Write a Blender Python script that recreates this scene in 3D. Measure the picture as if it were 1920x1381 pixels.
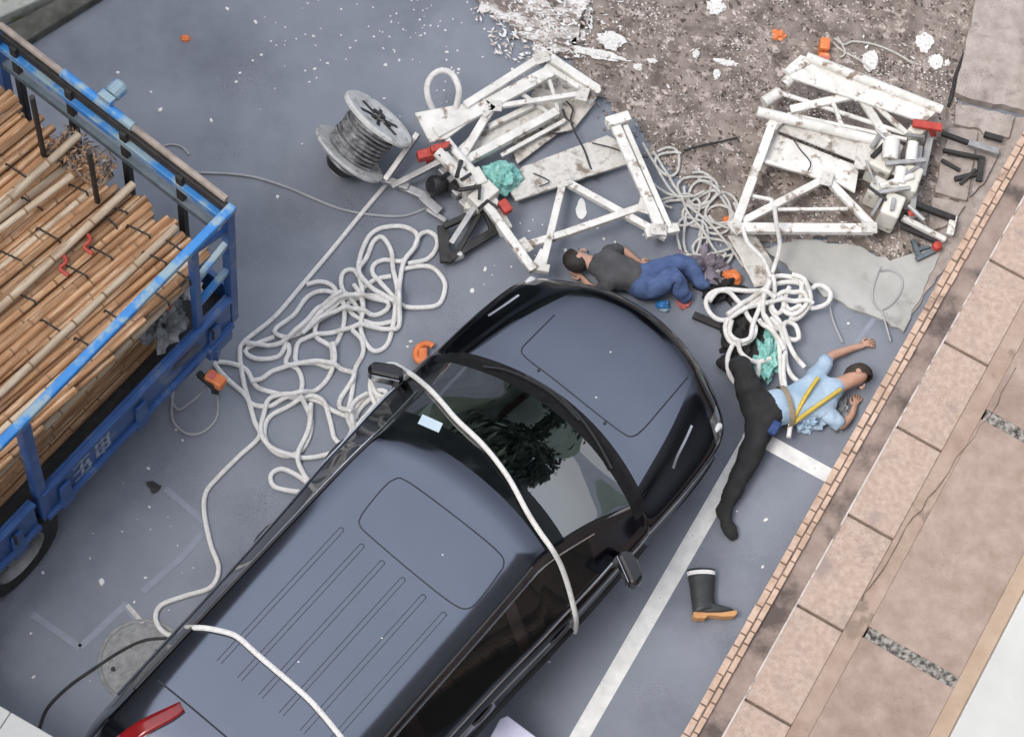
import bpy, bmesh, math, random
from mathutils import Vector, Matrix, noise
from mathutils.bvhtree import BVHTree

for o in list(bpy.data.objects):
    bpy.data.objects.remove(o)
S = bpy.context.scene
COL = S.collection
R = math.radians
rnd = random.Random(7)

# ------------------------------------------------------------------ camera
FPX, DIST, PITCH, ROLL = 4700.0, 20.0, R(66), R(12)
IW, IH = 1920.0, 1381.0
FWD = Vector((0, math.cos(PITCH), -math.sin(PITCH)))
_r0 = Vector((1, 0, 0)); _u0 = _r0.cross(FWD)
RIGHT = math.cos(ROLL) * _r0 + math.sin(ROLL) * _u0
UP = -math.sin(ROLL) * _r0 + math.cos(ROLL) * _u0
CAMP = -FWD * DIST
cd = bpy.data.cameras.new('camera')
cam = bpy.data.objects.new('camera', cd); COL.objects.link(cam)
m = Matrix.Identity(4)
for i in range(3):
    m[i][0], m[i][1], m[i][2], m[i][3] = RIGHT[i], UP[i], -FWD[i], CAMP[i]
cam.matrix_world = m
cd.sensor_width = 36; cd.sensor_fit = 'HORIZONTAL'; cd.lens = FPX / IW * 36
cd.clip_end = 500; cd.clip_start = 0.5
S.camera = cam

# ------------------------------------------------------------------ world, sun, exposure
w = bpy.data.worlds.new('World'); S.world = w; w.use_nodes = True
nt = w.node_tree; nt.nodes.clear()
sky = nt.nodes.new('ShaderNodeTexSky'); sky.sky_type = 'NISHITA'; sky.sun_disc = False
SUN_EL, SUN_AZ = R(58), R(-125)
sky.sun_elevation = SUN_EL; sky.sun_rotation = SUN_AZ
sky.air_density = 1.0; sky.dust_density = 5.0; sky.ozone_density = 1.0
bg = nt.nodes.new('ShaderNodeBackground'); bg.inputs[1].default_value = 0.15
wo = nt.nodes.new('ShaderNodeOutputWorld')
ov = nt.nodes.new('ShaderNodeMix'); ov.data_type = 'RGBA'; ov.inputs['Factor'].default_value = 0.6   # overcast: even cloud over the sky
ov.inputs['B'].default_value = (6.4, 6.6, 7.1, 1)
nt.links.new(sky.outputs[0], ov.inputs['A']); nt.links.new(ov.outputs['Result'], bg.inputs[0]); nt.links.new(bg.outputs[0], wo.inputs[0])
sd = bpy.data.lights.new('sun', 'SUN'); sd.energy = 1.2; sd.angle = R(24); sd.color = (1, 0.97, 0.93)
sun = bpy.data.objects.new('sun', sd); COL.objects.link(sun)
sdir = Vector((math.sin(SUN_AZ) * math.cos(SUN_EL), math.cos(SUN_AZ) * math.cos(SUN_EL), math.sin(SUN_EL)))
sun.rotation_euler = sdir.to_track_quat('Z', 'Y').to_euler(); sun.location = (0, 0, 30)
S.view_settings.view_transform = 'Standard'; S.view_settings.look = 'None'
S.view_settings.exposure = 0.8; S.view_settings.gamma = 1

# ------------------------------------------------------------------ helpers
Z = Vector((0, 0, 1))
def P(x, y, z=0.0):
    """point at height z that the photograph shows at pixel x, y"""
    d = FWD * FPX + RIGHT * (x - IW / 2) - UP * (y - IH / 2)
    return CAMP + d * ((z - CAMP.z) / d.z)
def ray(x, y):
    return (FWD * FPX + RIGHT * (x - IW / 2) - UP * (y - IH / 2)).normalized()

def mat(name, c1, c2=None, scale=6.0, rough=0.6, metal=0.0, bump=0.0, bscale=40.0, coat=0.0, pos=(0.35, 0.65),
        c3=None, s3=3.0, p3=(0.6, 0.66), rvar=0.0, spec=0.5, detail=8.0, objrand=0.0, stretch=None):
    m = bpy.data.materials.new(name); m.use_nodes = True
    n = m.node_tree; b = n.nodes['Principled BSDF']
    b.inputs['Roughness'].default_value = rough; b.inputs['Metallic'].default_value = metal
    b.inputs['Specular IOR Level'].default_value = spec
    if coat: b.inputs['Coat Weight'].default_value = coat; b.inputs['Coat Roughness'].default_value = 0.04
    tc = n.nodes.new('ShaderNodeTexCoord')
    def ns(sc, det=detail):
        t = n.nodes.new('ShaderNodeTexNoise'); t.inputs['Scale'].default_value = sc; t.inputs['Detail'].default_value = det
        t.inputs['Roughness'].default_value = 0.62
        if stretch:
            mp = n.nodes.new('ShaderNodeMapping'); mp.inputs['Scale'].default_value = stretch
            n.links.new(tc.outputs['Object'], mp.inputs['Vector']); n.links.new(mp.outputs[0], t.inputs['Vector'])
        else: n.links.new(tc.outputs['Object'], t.inputs['Vector'])
        return t
    t = ns(scale); cr = n.nodes.new('ShaderNodeValToRGB')
    cr.color_ramp.elements[0].position, cr.color_ramp.elements[1].position = pos
    cr.color_ramp.elements[0].color = (*c1, 1); cr.color_ramp.elements[1].color = (*(c2 or [min(1, k * 1.25) for k in c1]), 1)
    n.links.new(t.outputs['Fac'], cr.inputs[0]); out = cr.outputs[0]
    if c3:
        t3 = ns(s3); r3 = n.nodes.new('ShaderNodeValToRGB')
        r3.color_ramp.elements[0].position, r3.color_ramp.elements[1].position = p3
        n.links.new(t3.outputs['Fac'], r3.inputs[0])
        mx = n.nodes.new('ShaderNodeMix'); mx.data_type = 'RGBA'; mx.inputs['B'].default_value = (*c3, 1)
        n.links.new(r3.outputs[0], mx.inputs['Factor']); n.links.new(out, mx.inputs['A']); out = mx.outputs['Result']
    if objrand:
        oi = n.nodes.new('ShaderNodeObjectInfo'); hs = n.nodes.new('ShaderNodeHueSaturation')
        mr = n.nodes.new('ShaderNodeMapRange'); mr.inputs[3].default_value = 1 - objrand; mr.inputs[4].default_value = 1 + objrand
        n.links.new(oi.outputs['Random'], mr.inputs[0]); n.links.new(mr.outputs[0], hs.inputs['Value'])
        n.links.new(out, hs.inputs['Color']); out = hs.outputs[0]
    n.links.new(out, b.inputs['Base Color'])
    if rvar:
        mr = n.nodes.new('ShaderNodeMapRange'); mr.inputs[3].default_value = max(0.02, rough - rvar); mr.inputs[4].default_value = min(1, rough + rvar)
        n.links.new(ns(scale * 1.7).outputs['Fac'], mr.inputs[0]); n.links.new(mr.outputs[0], b.inputs['Roughness'])
    if bump:
        bp = n.nodes.new('ShaderNodeBump'); bp.inputs['Strength'].default_value = bump; bp.inputs['Distance'].default_value = 0.01
        n.links.new(ns(bscale).outputs['Fac'], bp.inputs['Height']); n.links.new(bp.outputs[0], b.inputs['Normal'])
    return m

class MB:
    def __init__(s): s.v = []; s.f = []; s.mi = []
    def add(s, vs, fs, mi=0):
        o = len(s.v); s.v += [Vector(v) for v in vs]; s.f += [tuple(i + o for i in f) for f in fs]; s.mi += [mi] * len(fs); return s
    def box(s, c, size, ax=None, mi=0):
        ax = ax or (Vector((1, 0, 0)), Vector((0, 1, 0)), Z); c = Vector(c); vs = []
        for i in (-1, 1):
            for j in (-1, 1):
                for k in (-1, 1):
                    vs.append(c + ax[0] * (i * size[0] / 2) + ax[1] * (j * size[1] / 2) + ax[2] * (k * size[2] / 2))
        return s.add(vs, [(0, 1, 3, 2), (4, 6, 7, 5), (0, 4, 5, 1), (2, 3, 7, 6), (0, 2, 6, 4), (1, 5, 7, 3)], mi)
    def beam(s, a, b, w, h=None, up=Z, mi=0):
        a, b = Vector(a), Vector(b); h = h or w; d = (b - a); L = d.length; d.normalize()
        side = d.cross(up)
        if side.length < 1e-3: side = d.cross(Vector((1, 0, 0)))
        side.normalize(); u = side.cross(d)
        return s.box((a + b) / 2, (L, w, h), (d, side, u), mi)
    def tube(s, pts, r, n=8, caps=True, mi=0):
        pts = [Vector(p) for p in pts]; N = len(pts); rr = r if isinstance(r, (list, tuple)) else [r] * N
        vs = []; prev = None
        for i, p in enumerate(pts):
            t = (pts[min(i + 1, N - 1)] - pts[max(i - 1, 0)])
            if t.length < 1e-9: t = Z.copy()
            t.normalize()
            if prev is None:
                a = t.cross(Z); a = a if a.length > 1e-3 else t.cross(Vector((1, 0, 0)))
            else:
                a = prev - t * prev.dot(t)
                if a.length < 1e-4: a = t.cross(Z)
            a.normalize(); prev = a; b = t.cross(a)
            for k in range(n):
                an = 2 * math.pi * k / n; vs.append(p + (a * math.cos(an) + b * math.sin(an)) * rr[i])
        fs = []
        for i in range(N - 1):
            for k in range(n):
                k2 = (k + 1) % n; fs.append((i * n + k, i * n + k2, (i + 1) * n + k2, (i + 1) * n + k))
        if caps: fs.append(tuple(range(n - 1, -1, -1))); fs.append(tuple((N - 1) * n + k for k in range(n)))
        return s.add(vs, fs, mi)
    def lathe(s, prof, o, axis, n=28, mi=0):
        """profile of (distance along the axis, radius)"""
        axis = Vector(axis).normalized(); a = axis.cross(Z); a = a if a.length > 1e-2 else axis.cross(Vector((1, 0, 0)))
        a.normalize(); b = axis.cross(a); vs = []
        for h, r in prof:
            for k in range(n):
                an = 2 * math.pi * k / n; vs.append(Vector(o) + axis * h + (a * math.cos(an) + b * math.sin(an)) * max(r, 1e-4))
        fs = []
        for i in range(len(prof) - 1):
            for k in range(n):
                k2 = (k + 1) % n; fs.append((i * n + k, i * n + k2, (i + 1) * n + k2, (i + 1) * n + k))
        return s.add(vs, fs, mi)
    def prism(s, poly, t, mi=0):
        """closed polygon of 3-D points extruded by vector t"""
        n = len(poly); poly = [Vector(p) for p in poly]; t = Vector(t)
        return s.add(poly + [p + t for p in poly], [tuple(range(n - 1, -1, -1)), tuple(range(n, 2 * n))] +
                     [(i, (i + 1) % n, n + (i + 1) % n, n + i) for i in range(n)], mi)
    def build(s, name, mats, parent=None, smooth=False, bevel=0.0, origin=None):
        me = bpy.data.meshes.new(name); inv = None
        if parent is not None: inv = world(parent).inverted()
        elif origin is not None: inv = Matrix.Translation(-Vector(origin))
        me.from_pydata([inv @ v if inv else v for v in s.v], [], s.f)
        for mm in (mats if isinstance(mats, (list, tuple)) else [mats]): me.materials.append(mm)
        me.polygons.foreach_set('material_index', s.mi)
        if smooth: me.polygons.foreach_set('use_smooth', [True] * len(me.polygons))
        bm = bmesh.new(); bm.from_mesh(me); bmesh.ops.recalc_face_normals(bm, faces=bm.faces); bm.to_mesh(me); bm.free()
        o = bpy.data.objects.new(name, me); COL.objects.link(o)
        if parent is not None: o.parent = parent
        elif origin is not None: o.location = origin
        if bevel:
            b = o.modifiers.new('bevel', 'BEVEL'); b.width = bevel; b.segments = 2; b.limit_method = 'ANGLE'; b.angle_limit = R(40)
        if smooth:
            try: me.set_sharp_from_angle(angle=R(42))
            except Exception: pass
        return o

def world(o):
    M = o.matrix_basis.copy()
    while o.parent: o = o.parent; M = o.matrix_basis @ M
    return M
def tag(o, label, cat, group=None):
    o['label'] = label; o['category'] = cat
    if group: o['group'] = group
    return o
def thing(name, label, cat, loc=(0, 0, 0), rotz=0.0, group=None):
    o = bpy.data.objects.new(name, None); COL.objects.link(o); o.location = loc; o.rotation_euler = (0, 0, rotz)
    o.empty_display_size = 0.1
    return tag(o, label, cat, group)
def single(name, mb, mats, label, cat, group=None, smooth=False, bevel=0.0):
    xs = [v.x for v in mb.v]; ys = [v.y for v in mb.v]; zs = [v.z for v in mb.v]
    org = Vector(((min(xs) + max(xs)) / 2, (min(ys) + max(ys)) / 2, min(zs)))
    return tag(mb.build(name, mats, None, smooth, bevel, org), label, cat, group)
def struct(name, mb, mats, **k):
    o = mb.build(name, mats, **k); o['kind'] = 'structure'; return o
def copy_thing(o, loc=None):
    c = o.copy(); COL.objects.link(c)
    if loc is not None: c.location = loc
    for ch in list(o.children):
        d = ch.copy(); COL.objects.link(d); d.parent = c
        for g in list(ch.children):
            e = g.copy(); COL.objects.link(e); e.parent = d
    return c
def spline(pts, step=6.0, closed=False):
    """Catmull-Rom through 2-D or 3-D points, resampled"""
    pts = [Vector(p) for p in pts]; N = len(pts); out = []
    for i in range(N if closed else N - 1):
        if closed: p0, p1, p2, p3 = pts[i - 1], pts[i], pts[(i + 1) % N], pts[(i + 2) % N]
        else: p0, p1, p2, p3 = pts[max(i - 1, 0)], pts[i], pts[i + 1], pts[min(i + 2, N - 1)]
        k = max(2, int((p2 - p1).length / step))
        for j in range(k):
            t = j / k
            out.append(0.5 * ((2 * p1) + (p2 - p0) * t + (2 * p0 - 5 * p1 + 4 * p2 - p3) * t * t + (3 * p1 - p0 - 3 * p2 + p3) * t ** 3))
    if not closed: out.append(pts[-1])
    return out
def inside(x, y, poly):
    c = False; n = len(poly)
    for i in range(n):
        (x1, y1), (x2, y2) = poly[i], poly[i - 1]
        if (y1 > y) != (y2 > y) and x < (x2 - x1) * (y - y1) / (y2 - y1) + x1: c = not c
    return c
def flat(poly, z0, z1):
    mb = MB(); mb.prism([P(x, y, z0) for x, y in poly], (0, 0, z1 - z0)); return mb
def jag(poly, amp=6, step=14, seed=3):
    r = random.Random(seed); out = []
    for i in range(len(poly)):
        a = Vector(poly[i]); b = Vector(poly[(i + 1) % len(poly)]); k = max(1, int((b - a).length / step))
        for j in range(k):
            p = a.lerp(b, j / k); out.append((p.x + r.uniform(-amp, amp), p.y + r.uniform(-amp, amp)))
    return out

# ------------------------------------------------------------------ materials
m_ground = mat('painted asphalt', (0.184, 0.204, 0.244), (0.22, 0.241, 0.283), scale=1.3, rough=0.62, bump=0.25, bscale=160, c3=(0.128, 0.142, 0.178), s3=0.75, p3=(0.48, 0.7), rvar=0.12)
m_white_line = mat('worn white road paint', (0.62, 0.63, 0.62), (0.8, 0.8, 0.78), scale=9, rough=0.7, c3=(0.42, 0.43, 0.44), s3=18, p3=(0.62, 0.7))
m_faint = mat('faded road paint', (0.225, 0.25, 0.31), (0.26, 0.285, 0.345), scale=12, rough=0.65)
m_debris_bed = mat('brown silt', (0.115, 0.092, 0.079), (0.31, 0.262, 0.234), scale=5, rough=0.9, bump=1.0, bscale=24, c3=(0.46, 0.4, 0.365), s3=12, p3=(0.55, 0.64))
m_pale_conc = mat('pale damp concrete', (0.36, 0.36, 0.34), (0.46, 0.46, 0.44), scale=2.5, rough=0.5, bump=0.2, bscale=60, c3=(0.25, 0.245, 0.235), s3=2.2, p3=(0.58, 0.66))
m_slab = mat('rough beige concrete', (0.3, 0.255, 0.23), (0.42, 0.37, 0.34), scale=8, rough=0.9, bump=0.8, bscale=30, c3=(0.2, 0.17, 0.155), s3=5, p3=(0.56, 0.7))
m_kerb = mat('mossy dark kerb', (0.06, 0.06, 0.052), (0.13, 0.125, 0.11), scale=7, rough=0.9, bump=0.7, bscale=30)
m_moss = mat('mossy pale concrete', (0.4, 0.4, 0.37), (0.5, 0.5, 0.46), scale=4, rough=0.9, c3=(0.24, 0.26, 0.13), s3=5, p3=(0.5, 0.62), bump=0.5)
m_moss0 = mat('pale mortar bead', (0.5, 0.45, 0.42), (0.62, 0.57, 0.54), scale=9, rough=0.9, c3=(0.26, 0.21, 0.19), s3=7, p3=(.52, .62))
m_brick = mat('peach brick tile', (0.44, 0.3, 0.22), (0.62, 0.46, 0.36), scale=7, rough=0.8, bump=0.5, c3=(0.27, 0.185, 0.145), s3=5, p3=(.54, .7))
m_grout = mat('dark grout', (0.12, 0.09, 0.075), (0.2, 0.15, 0.12), scale=20, rough=0.9)
m_mauve = mat('mauve render', (0.26, 0.195, 0.165), (0.35, 0.275, 0.24), scale=6, rough=0.85, bump=0.5, c3=(0.1, 0.078, 0.07), s3=2.0, p3=(0.5, 0.64), detail=12)
m_granite = mat('pink grey slab', (0.39, 0.29, 0.235), (0.5, 0.395, 0.33), scale=22, rough=0.85, bump=0.5, bscale=50, c3=(0.32, 0.25, 0.225), s3=5, p3=(0.55, 0.72))
m_ledge = mat('tan ledge', (0.31, 0.225, 0.175), (0.42, 0.325, 0.265), scale=4, rough=0.85, bump=0.3, c3=(0.25, 0.185, 0.15), s3=3)
m_bigslab = mat('weathered pink slab', (0.31, 0.23, 0.19), (0.41, 0.32, 0.275), scale=6, rough=0.88, bump=0.5, bscale=60, c3=(0.22, 0.15, 0.12), s3=1.0, p3=(0.5, 0.74), detail=12)
m_tan = mat('ochre band', (0.36, 0.265, 0.19), (0.43, 0.33, 0.25), scale=5, rough=0.85)
m_lichen = mat('lichened joint', (0.05, 0.047, 0.042), (0.36, 0.34, 0.31), scale=24, rough=0.95, bump=0.8, pos=(0.4, 0.6))
m_whitewall = mat('white masonry paint', (0.5, 0.51, 0.495), (0.57, 0.58, 0.56), scale=1.5, rough=0.7)
m_paint = mat('dark blue grey car paint', (0.148, 0.162, 0.198), (0.156, 0.171, 0.209), scale=2, rough=0.12, metal=0.94, coat=0.0, spec=0.5)
m_black = mat('black plastic', (0.012, 0.012, 0.014), (0.022, 0.022, 0.025), scale=20, rough=0.45)
m_gloss = mat('gloss black', (0.008, 0.008, 0.01), (0.012, 0.012, 0.014), rough=0.12)
m_groove0 = mat('matt black cowl', (0.006, 0.006, 0.007), (0.012, 0.012, 0.013), scale=18, rough=0.75, spec=.2)
m_groove = mat('dark panel gap', (0.02, 0.022, 0.03), (0.03, 0.032, 0.04), rough=0.7)
m_rib = mat('roof rib line', (0.045, 0.05, 0.066), (0.055, 0.06, 0.078), rough=0.6)
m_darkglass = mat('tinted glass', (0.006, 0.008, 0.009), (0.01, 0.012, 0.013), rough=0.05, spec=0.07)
m_chrome = mat('dull chrome', (0.45, 0.46, 0.48), (0.6, 0.6, 0.62), rough=0.25, metal=1.0)
m_lamp = mat('headlamp lens', (0.07, 0.075, 0.08), (0.12, 0.125, 0.135), scale=20, rough=0.08, coat=0.5)
m_bulb = mat('lamp reflector', (0.6, 0.61, 0.62), (0.72, 0.73, 0.74), rough=0.2)
m_red = mat('red lamp lens', (0.17, 0.006, 0.007), (0.27, 0.01, 0.012), scale=9, rough=0.15, coat=0.4)
m_tyre = mat('tyre rubber', (0.018, 0.018, 0.018), (0.035, 0.034, 0.033), scale=14, rough=0.85)
m_rim = mat('grey wheel', (0.22, 0.22, 0.22), (0.36, 0.36, 0.36), scale=8, rough=0.5, metal=0.4)
m_interior = mat('dark cabin trim', (0.03, 0.033, 0.033), (0.05, 0.053, 0.053), scale=6, rough=0.7)
m_tblue = mat('truck blue paint', (0.03, 0.085, 0.26), (0.045, 0.125, 0.34), scale=5, rough=0.42, c3=(0.16, 0.2, 0.28), s3=5, p3=(0.56, 0.7), bump=0.2)
m_tsky = mat('bright blue paint', (0.035, 0.21, 0.56), (0.06, 0.28, 0.64), scale=5, rough=0.4, c3=(0.27, 0.38, 0.44), s3=5, p3=(0.47, 0.56))
m_tgrey = mat('blue grey steel', (0.06, 0.085, 0.1), (0.13, 0.16, 0.18), scale=7, rough=0.6)
m_dark = mat('black steel', (0.016, 0.016, 0.017), (0.04, 0.037, 0.035), scale=12, rough=0.6)
m_pipe = mat('weathered tan pipe', (0.22, 0.18, 0.155), (0.4, 0.335, 0.29), scale=8, rough=0.7)
m_worn = mat('worn white lettering', (0.16, 0.22, 0.37), (0.5, 0.56, 0.66), scale=16, rough=0.7, pos=(.36, .52))
m_rope = mat('white rope', (0.7, 0.69, 0.66), (0.82, 0.81, 0.79), scale=30, rough=0.9, bump=0.9, bscale=90, c3=(0.55, 0.52, 0.47), s3=6, p3=(0.56, 0.72))
m_rope2 = mat('grey thin rope', (0.4, 0.39, 0.37), (0.58, 0.57, 0.54), scale=30, rough=0.85)
m_cable = mat('grey cable', (0.3, 0.31, 0.32), (0.4, 0.41, 0.42), rough=0.6)
m_wframe = mat('chipped white steel', (0.6, 0.59, 0.55), (0.79, 0.78, 0.75), scale=7, rough=0.55, c3=(0.25, 0.19, 0.145), s3=9, p3=(0.56, 0.65), bump=0.3)
m_wdirty = mat('dirty white panel', (0.5, 0.48, 0.44), (0.74, 0.73, 0.7), scale=7, rough=0.75, c3=(0.22, 0.18, 0.145), s3=7, p3=(0.5, 0.64), bump=0.4)
m_board = mat('dusty boards', (0.42, 0.38, 0.33), (0.68, 0.65, 0.6), scale=10, rough=0.85, c3=(0.16, 0.135, 0.115), s3=8, p3=(0.52, 0.62), bump=0.5)
m_cream = mat('cream machine housing', (0.6, 0.585, 0.52), (0.7, 0.69, 0.64), scale=7, rough=0.5, c3=(0.22, 0.2, 0.17), s3=10, p3=(0.6, 0.68))
m_gmetal = mat('grey galvanised steel', (0.3, 0.3, 0.3), (0.45, 0.45, 0.45), scale=9, rough=0.5, metal=0.5)
m_flange = mat('pale reel flange', (0.45, 0.45, 0.44), (0.66, 0.66, 0.65), scale=9, rough=0.6, c3=(0.2, 0.19, 0.18), s3=12, p3=(0.58, 0.68))
m_redp = mat('red paint', (0.36, 0.035, 0.025), (0.5, 0.07, 0.05), scale=16, rough=0.55)
m_orange = mat('orange plastic', (0.62, 0.16, 0.045), (0.75, 0.24, 0.08), scale=14, rough=0.5, c3=(0.7, 0.42, 0.28), s3=12, p3=(0.6, 0.7))
m_teal = mat('teal net', (0.13, 0.42, 0.38), (0.38, 0.66, 0.6), scale=24, rough=0.85, bump=0.9, bscale=50)
m_bamboo = mat('bamboo', (0.25, 0.118, 0.05), (0.48, 0.28, 0.145), scale=2.2, rough=0.55, c3=(0.58, 0.43, 0.29), s3=3.0, p3=(0.54, 0.66), bump=0.25, bscale=12, objrand=0.28, stretch=(1, 11, 11))
m_bamboo2 = mat('pale bamboo', (0.46, 0.35, 0.24), (0.62, 0.52, 0.39), scale=3.2, rough=0.62, c3=(0.36, 0.25, 0.165), s3=2.4, p3=(0.54, 0.66), objrand=0.16, stretch=(1, 9, 9))
m_node = mat('bamboo node', (0.17, 0.095, 0.05), (0.42, 0.27, 0.16), scale=6, rough=0.8)
m_chip = mat('white paint chip', (0.66, 0.66, 0.65), (0.78, 0.78, 0.77), rough=0.8)
m_plaster = mat('broken white plaster', (0.6, 0.59, 0.57), (0.8, 0.8, 0.79), scale=16, rough=0.9, bump=0.6, c3=(0.3, 0.27, 0.25), s3=20, p3=(0.56, 0.68))
m_dust = mat('white plaster dust', (0.17, 0.14, 0.125), (0.7, 0.68, 0.66), scale=6, rough=0.95, bump=0.6, bscale=30, pos=(.42, .56), c3=(.24, .2, .18), s3=15, p3=(.54, .6), stretch=(.5, 1.3, 1))
m_boot = mat('dark rubber', (0.022, 0.026, 0.028), (0.04, 0.045, 0.048), scale=9, rough=0.5)
m_sole = mat('tan rubber sole', (0.5, 0.24, 0.085), (0.6, 0.32, 0.14), rough=0.6)
m_skin = mat('skin', (0.46, 0.26, 0.185), (0.54, 0.33, 0.24), scale=8, rough=0.55)
m_hair = mat('black hair', (0.012, 0.01, 0.009), (0.03, 0.024, 0.02), scale=30, rough=0.6, bump=0.5, bscale=80)
m_hairb = mat('dark brown hair', (0.03, 0.02, 0.014), (0.06, 0.042, 0.03), scale=30, rough=0.6, bump=0.5, bscale=80)
m_trous = mat('black trousers', (0.014, 0.014, 0.015), (0.026, 0.025, 0.026), scale=12, rough=0.9, bump=0.6, bscale=22)
m_jeans = mat('blue trousers', (0.05, 0.085, 0.2), (0.09, 0.14, 0.29), scale=10, rough=0.9, bump=0.5, bscale=22)
m_shirt = mat('light blue shirt', (0.3, 0.42, 0.55), (0.42, 0.54, 0.66), scale=7, rough=0.9, bump=0.6, bscale=22)
m_shirt2 = mat('charcoal shirt', (0.05, 0.052, 0.056), (0.09, 0.09, 0.097), scale=7, rough=0.9, bump=0.6, bscale=22)
m_yellow = mat('yellow webbing', (0.5, 0.36, 0.05), (0.62, 0.47, 0.1), scale=20, rough=0.8)
m_belt = mat('tan belt', (0.22, 0.17, 0.11), (0.33, 0.27, 0.19), scale=20, rough=0.7)
m_navy = mat('navy cloth', (0.02, 0.045, 0.15), (0.04, 0.08, 0.23), scale=14, rough=0.85, bump=0.5)
m_purple = mat('purple grey cloth', (0.12, 0.1, 0.13), (0.24, 0.21, 0.25), scale=9, rough=0.9, bump=0.6, bscale=25)
m_pinkred = mat('faded red cloth', (0.52, 0.11, 0.1), (0.62, 0.19, 0.17), scale=12, rough=0.9)
m_sheet = mat('grey plastic sheet', (0.14, 0.15, 0.16), (0.34, 0.35, 0.36), scale=9, rough=0.4, bump=0.6, bscale=18)
m_shard1 = mat('brown flakes', (0.16, 0.125, 0.105), (0.27, 0.22, 0.19), scale=4, rough=0.9)
m_shard2 = mat('dark flakes', (0.055, 0.044, 0.038), (0.12, 0.095, 0.082), scale=4, rough=0.9)
m_shard3 = mat('beige flakes', (0.38, 0.325, 0.29), (0.54, 0.48, 0.44), scale=4, rough=0.9)
m_foliage = mat('dark foliage', (0.08, 0.12, 0.1), (0.13, 0.165, 0.13), scale=2, rough=0.8)
m_bark = mat('bark', (0.09, 0.065, 0.045), (0.14, 0.1, 0.07), scale=6, rough=0.9, bump=0.6)
m_unseen_facade = mat('unseen grey facade', (0.09, 0.09, 0.09), (0.14, 0.135, 0.13), scale=0.6, rough=0.8)
m_steel2 = mat('manhole iron', (0.2, 0.205, 0.205), (0.32, 0.325, 0.32), scale=16, rough=0.7, bump=0.6, bscale=45, c3=(0.1, 0.1, 0.1), s3=20, p3=(0.6, 0.7))
m_motor = mat('black motor', (0.01, 0.01, 0.011), (0.03, 0.03, 0.032), scale=14, rough=0.4)
m_sky_glint = mat('pale blue sky glint', (0.55, 0.7, 0.8), (0.66, 0.78, 0.86), rough=0.4)
m_wire = mat('wound steel wire', (0.12, 0.12, 0.125), (0.4, 0.4, 0.41), scale=18, rough=0.5, metal=0.3)

def off_angle_darken(m, dark):
    """base colour darkened off the normal to imitate dark reflections"""
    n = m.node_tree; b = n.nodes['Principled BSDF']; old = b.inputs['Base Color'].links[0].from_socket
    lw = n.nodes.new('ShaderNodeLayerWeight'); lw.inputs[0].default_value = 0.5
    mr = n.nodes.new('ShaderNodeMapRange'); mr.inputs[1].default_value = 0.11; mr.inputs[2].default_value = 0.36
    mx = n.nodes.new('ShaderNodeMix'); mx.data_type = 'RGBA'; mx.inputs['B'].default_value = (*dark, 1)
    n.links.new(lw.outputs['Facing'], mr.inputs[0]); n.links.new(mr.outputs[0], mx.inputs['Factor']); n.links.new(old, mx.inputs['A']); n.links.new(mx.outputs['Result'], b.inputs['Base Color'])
off_angle_darken(m_paint, (0.028, 0.03, 0.04))  # van sides darkened in the colour, as if reflecting dark surroundings
def speckle(m, dens=55, size=0.12, col=(0.5, 0.52, 0.56)):
    """fine pale specks in the asphalt"""
    n = m.node_tree; b = n.nodes['Principled BSDF']; old = b.inputs['Base Color'].links[0].from_socket
    tc = n.nodes.new('ShaderNodeTexCoord'); v = n.nodes.new('ShaderNodeTexVoronoi'); v.inputs['Scale'].default_value = dens
    n.links.new(tc.outputs['Object'], v.inputs['Vector'])
    nz = n.nodes.new('ShaderNodeTexNoise'); nz.inputs['Scale'].default_value = 1.6; nz.inputs['Detail'].default_value = 4
    n.links.new(tc.outputs['Object'], nz.inputs['Vector'])
    th = n.nodes.new('ShaderNodeMapRange'); th.inputs[1].default_value = 0.4; th.inputs[2].default_value = 0.7; th.inputs[3].default_value = 0.0; th.inputs[4].default_value = size
    n.links.new(nz.outputs['Fac'], th.inputs[0])
    lt = n.nodes.new('ShaderNodeMath'); lt.operation = 'LESS_THAN'
    n.links.new(v.outputs['Distance'], lt.inputs[0]); n.links.new(th.outputs[0], lt.inputs[1])
    mx = n.nodes.new('ShaderNodeMix'); mx.data_type = 'RGBA'; mx.inputs['B'].default_value = (*col, 1)
    n.links.new(lt.outputs[0], mx.inputs['Factor']); n.links.new(old, mx.inputs['A']); n.links.new(mx.outputs['Result'], b.inputs['Base Color'])
speckle(m_ground); speckle(m_ground, 75, .3, (.1, .112, .145)); speckle(m_debris_bed, 34, .34, (.62, .59, .56)); speckle(m_debris_bed, 27, .3, (.05, .038, .032)); speckle(m_slab, 40, .2, (.15, .125, .11)); speckle(m_granite, 60, .26, (.24, .18, .155)); speckle(m_bigslab, 30, .16, (.2, .15, .13))

m_glass = bpy.data.materials.new('windscreen glass'); m_glass.use_nodes = True
n = m_glass.node_tree; n.nodes.clear()
o_ = n.nodes.new('ShaderNodeOutputMaterial'); tr = n.nodes.new('ShaderNodeBsdfTransparent'); gl = n.nodes.new('ShaderNodeBsdfGlossy')
tr.inputs[0].default_value = (0.3, 0.37, 0.35, 1); gl.inputs[0].default_value = (0.95, 0.98, 1, 1); gl.inputs['Roughness'].default_value = 0.015
fr = n.nodes.new('ShaderNodeFresnel'); fr.inputs[0].default_value = 2.7; mx = n.nodes.new('ShaderNodeMixShader')
n.links.new(fr.outputs[0], mx.inputs[0]); n.links.new(tr.outputs[0], mx.inputs[1]); n.links.new(gl.outputs[0], mx.inputs[2]); n.links.new(mx.outputs[0], o_.inputs[0])

# ------------------------------------------------------------------ the setting
mb = MB(); mb.add([(-80, -80, 0), (80, -80, 0), (80, 80, 0), (-80, 80, 0)], [(0, 1, 2, 3)]); struct('ground', mb, m_ground)

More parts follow.
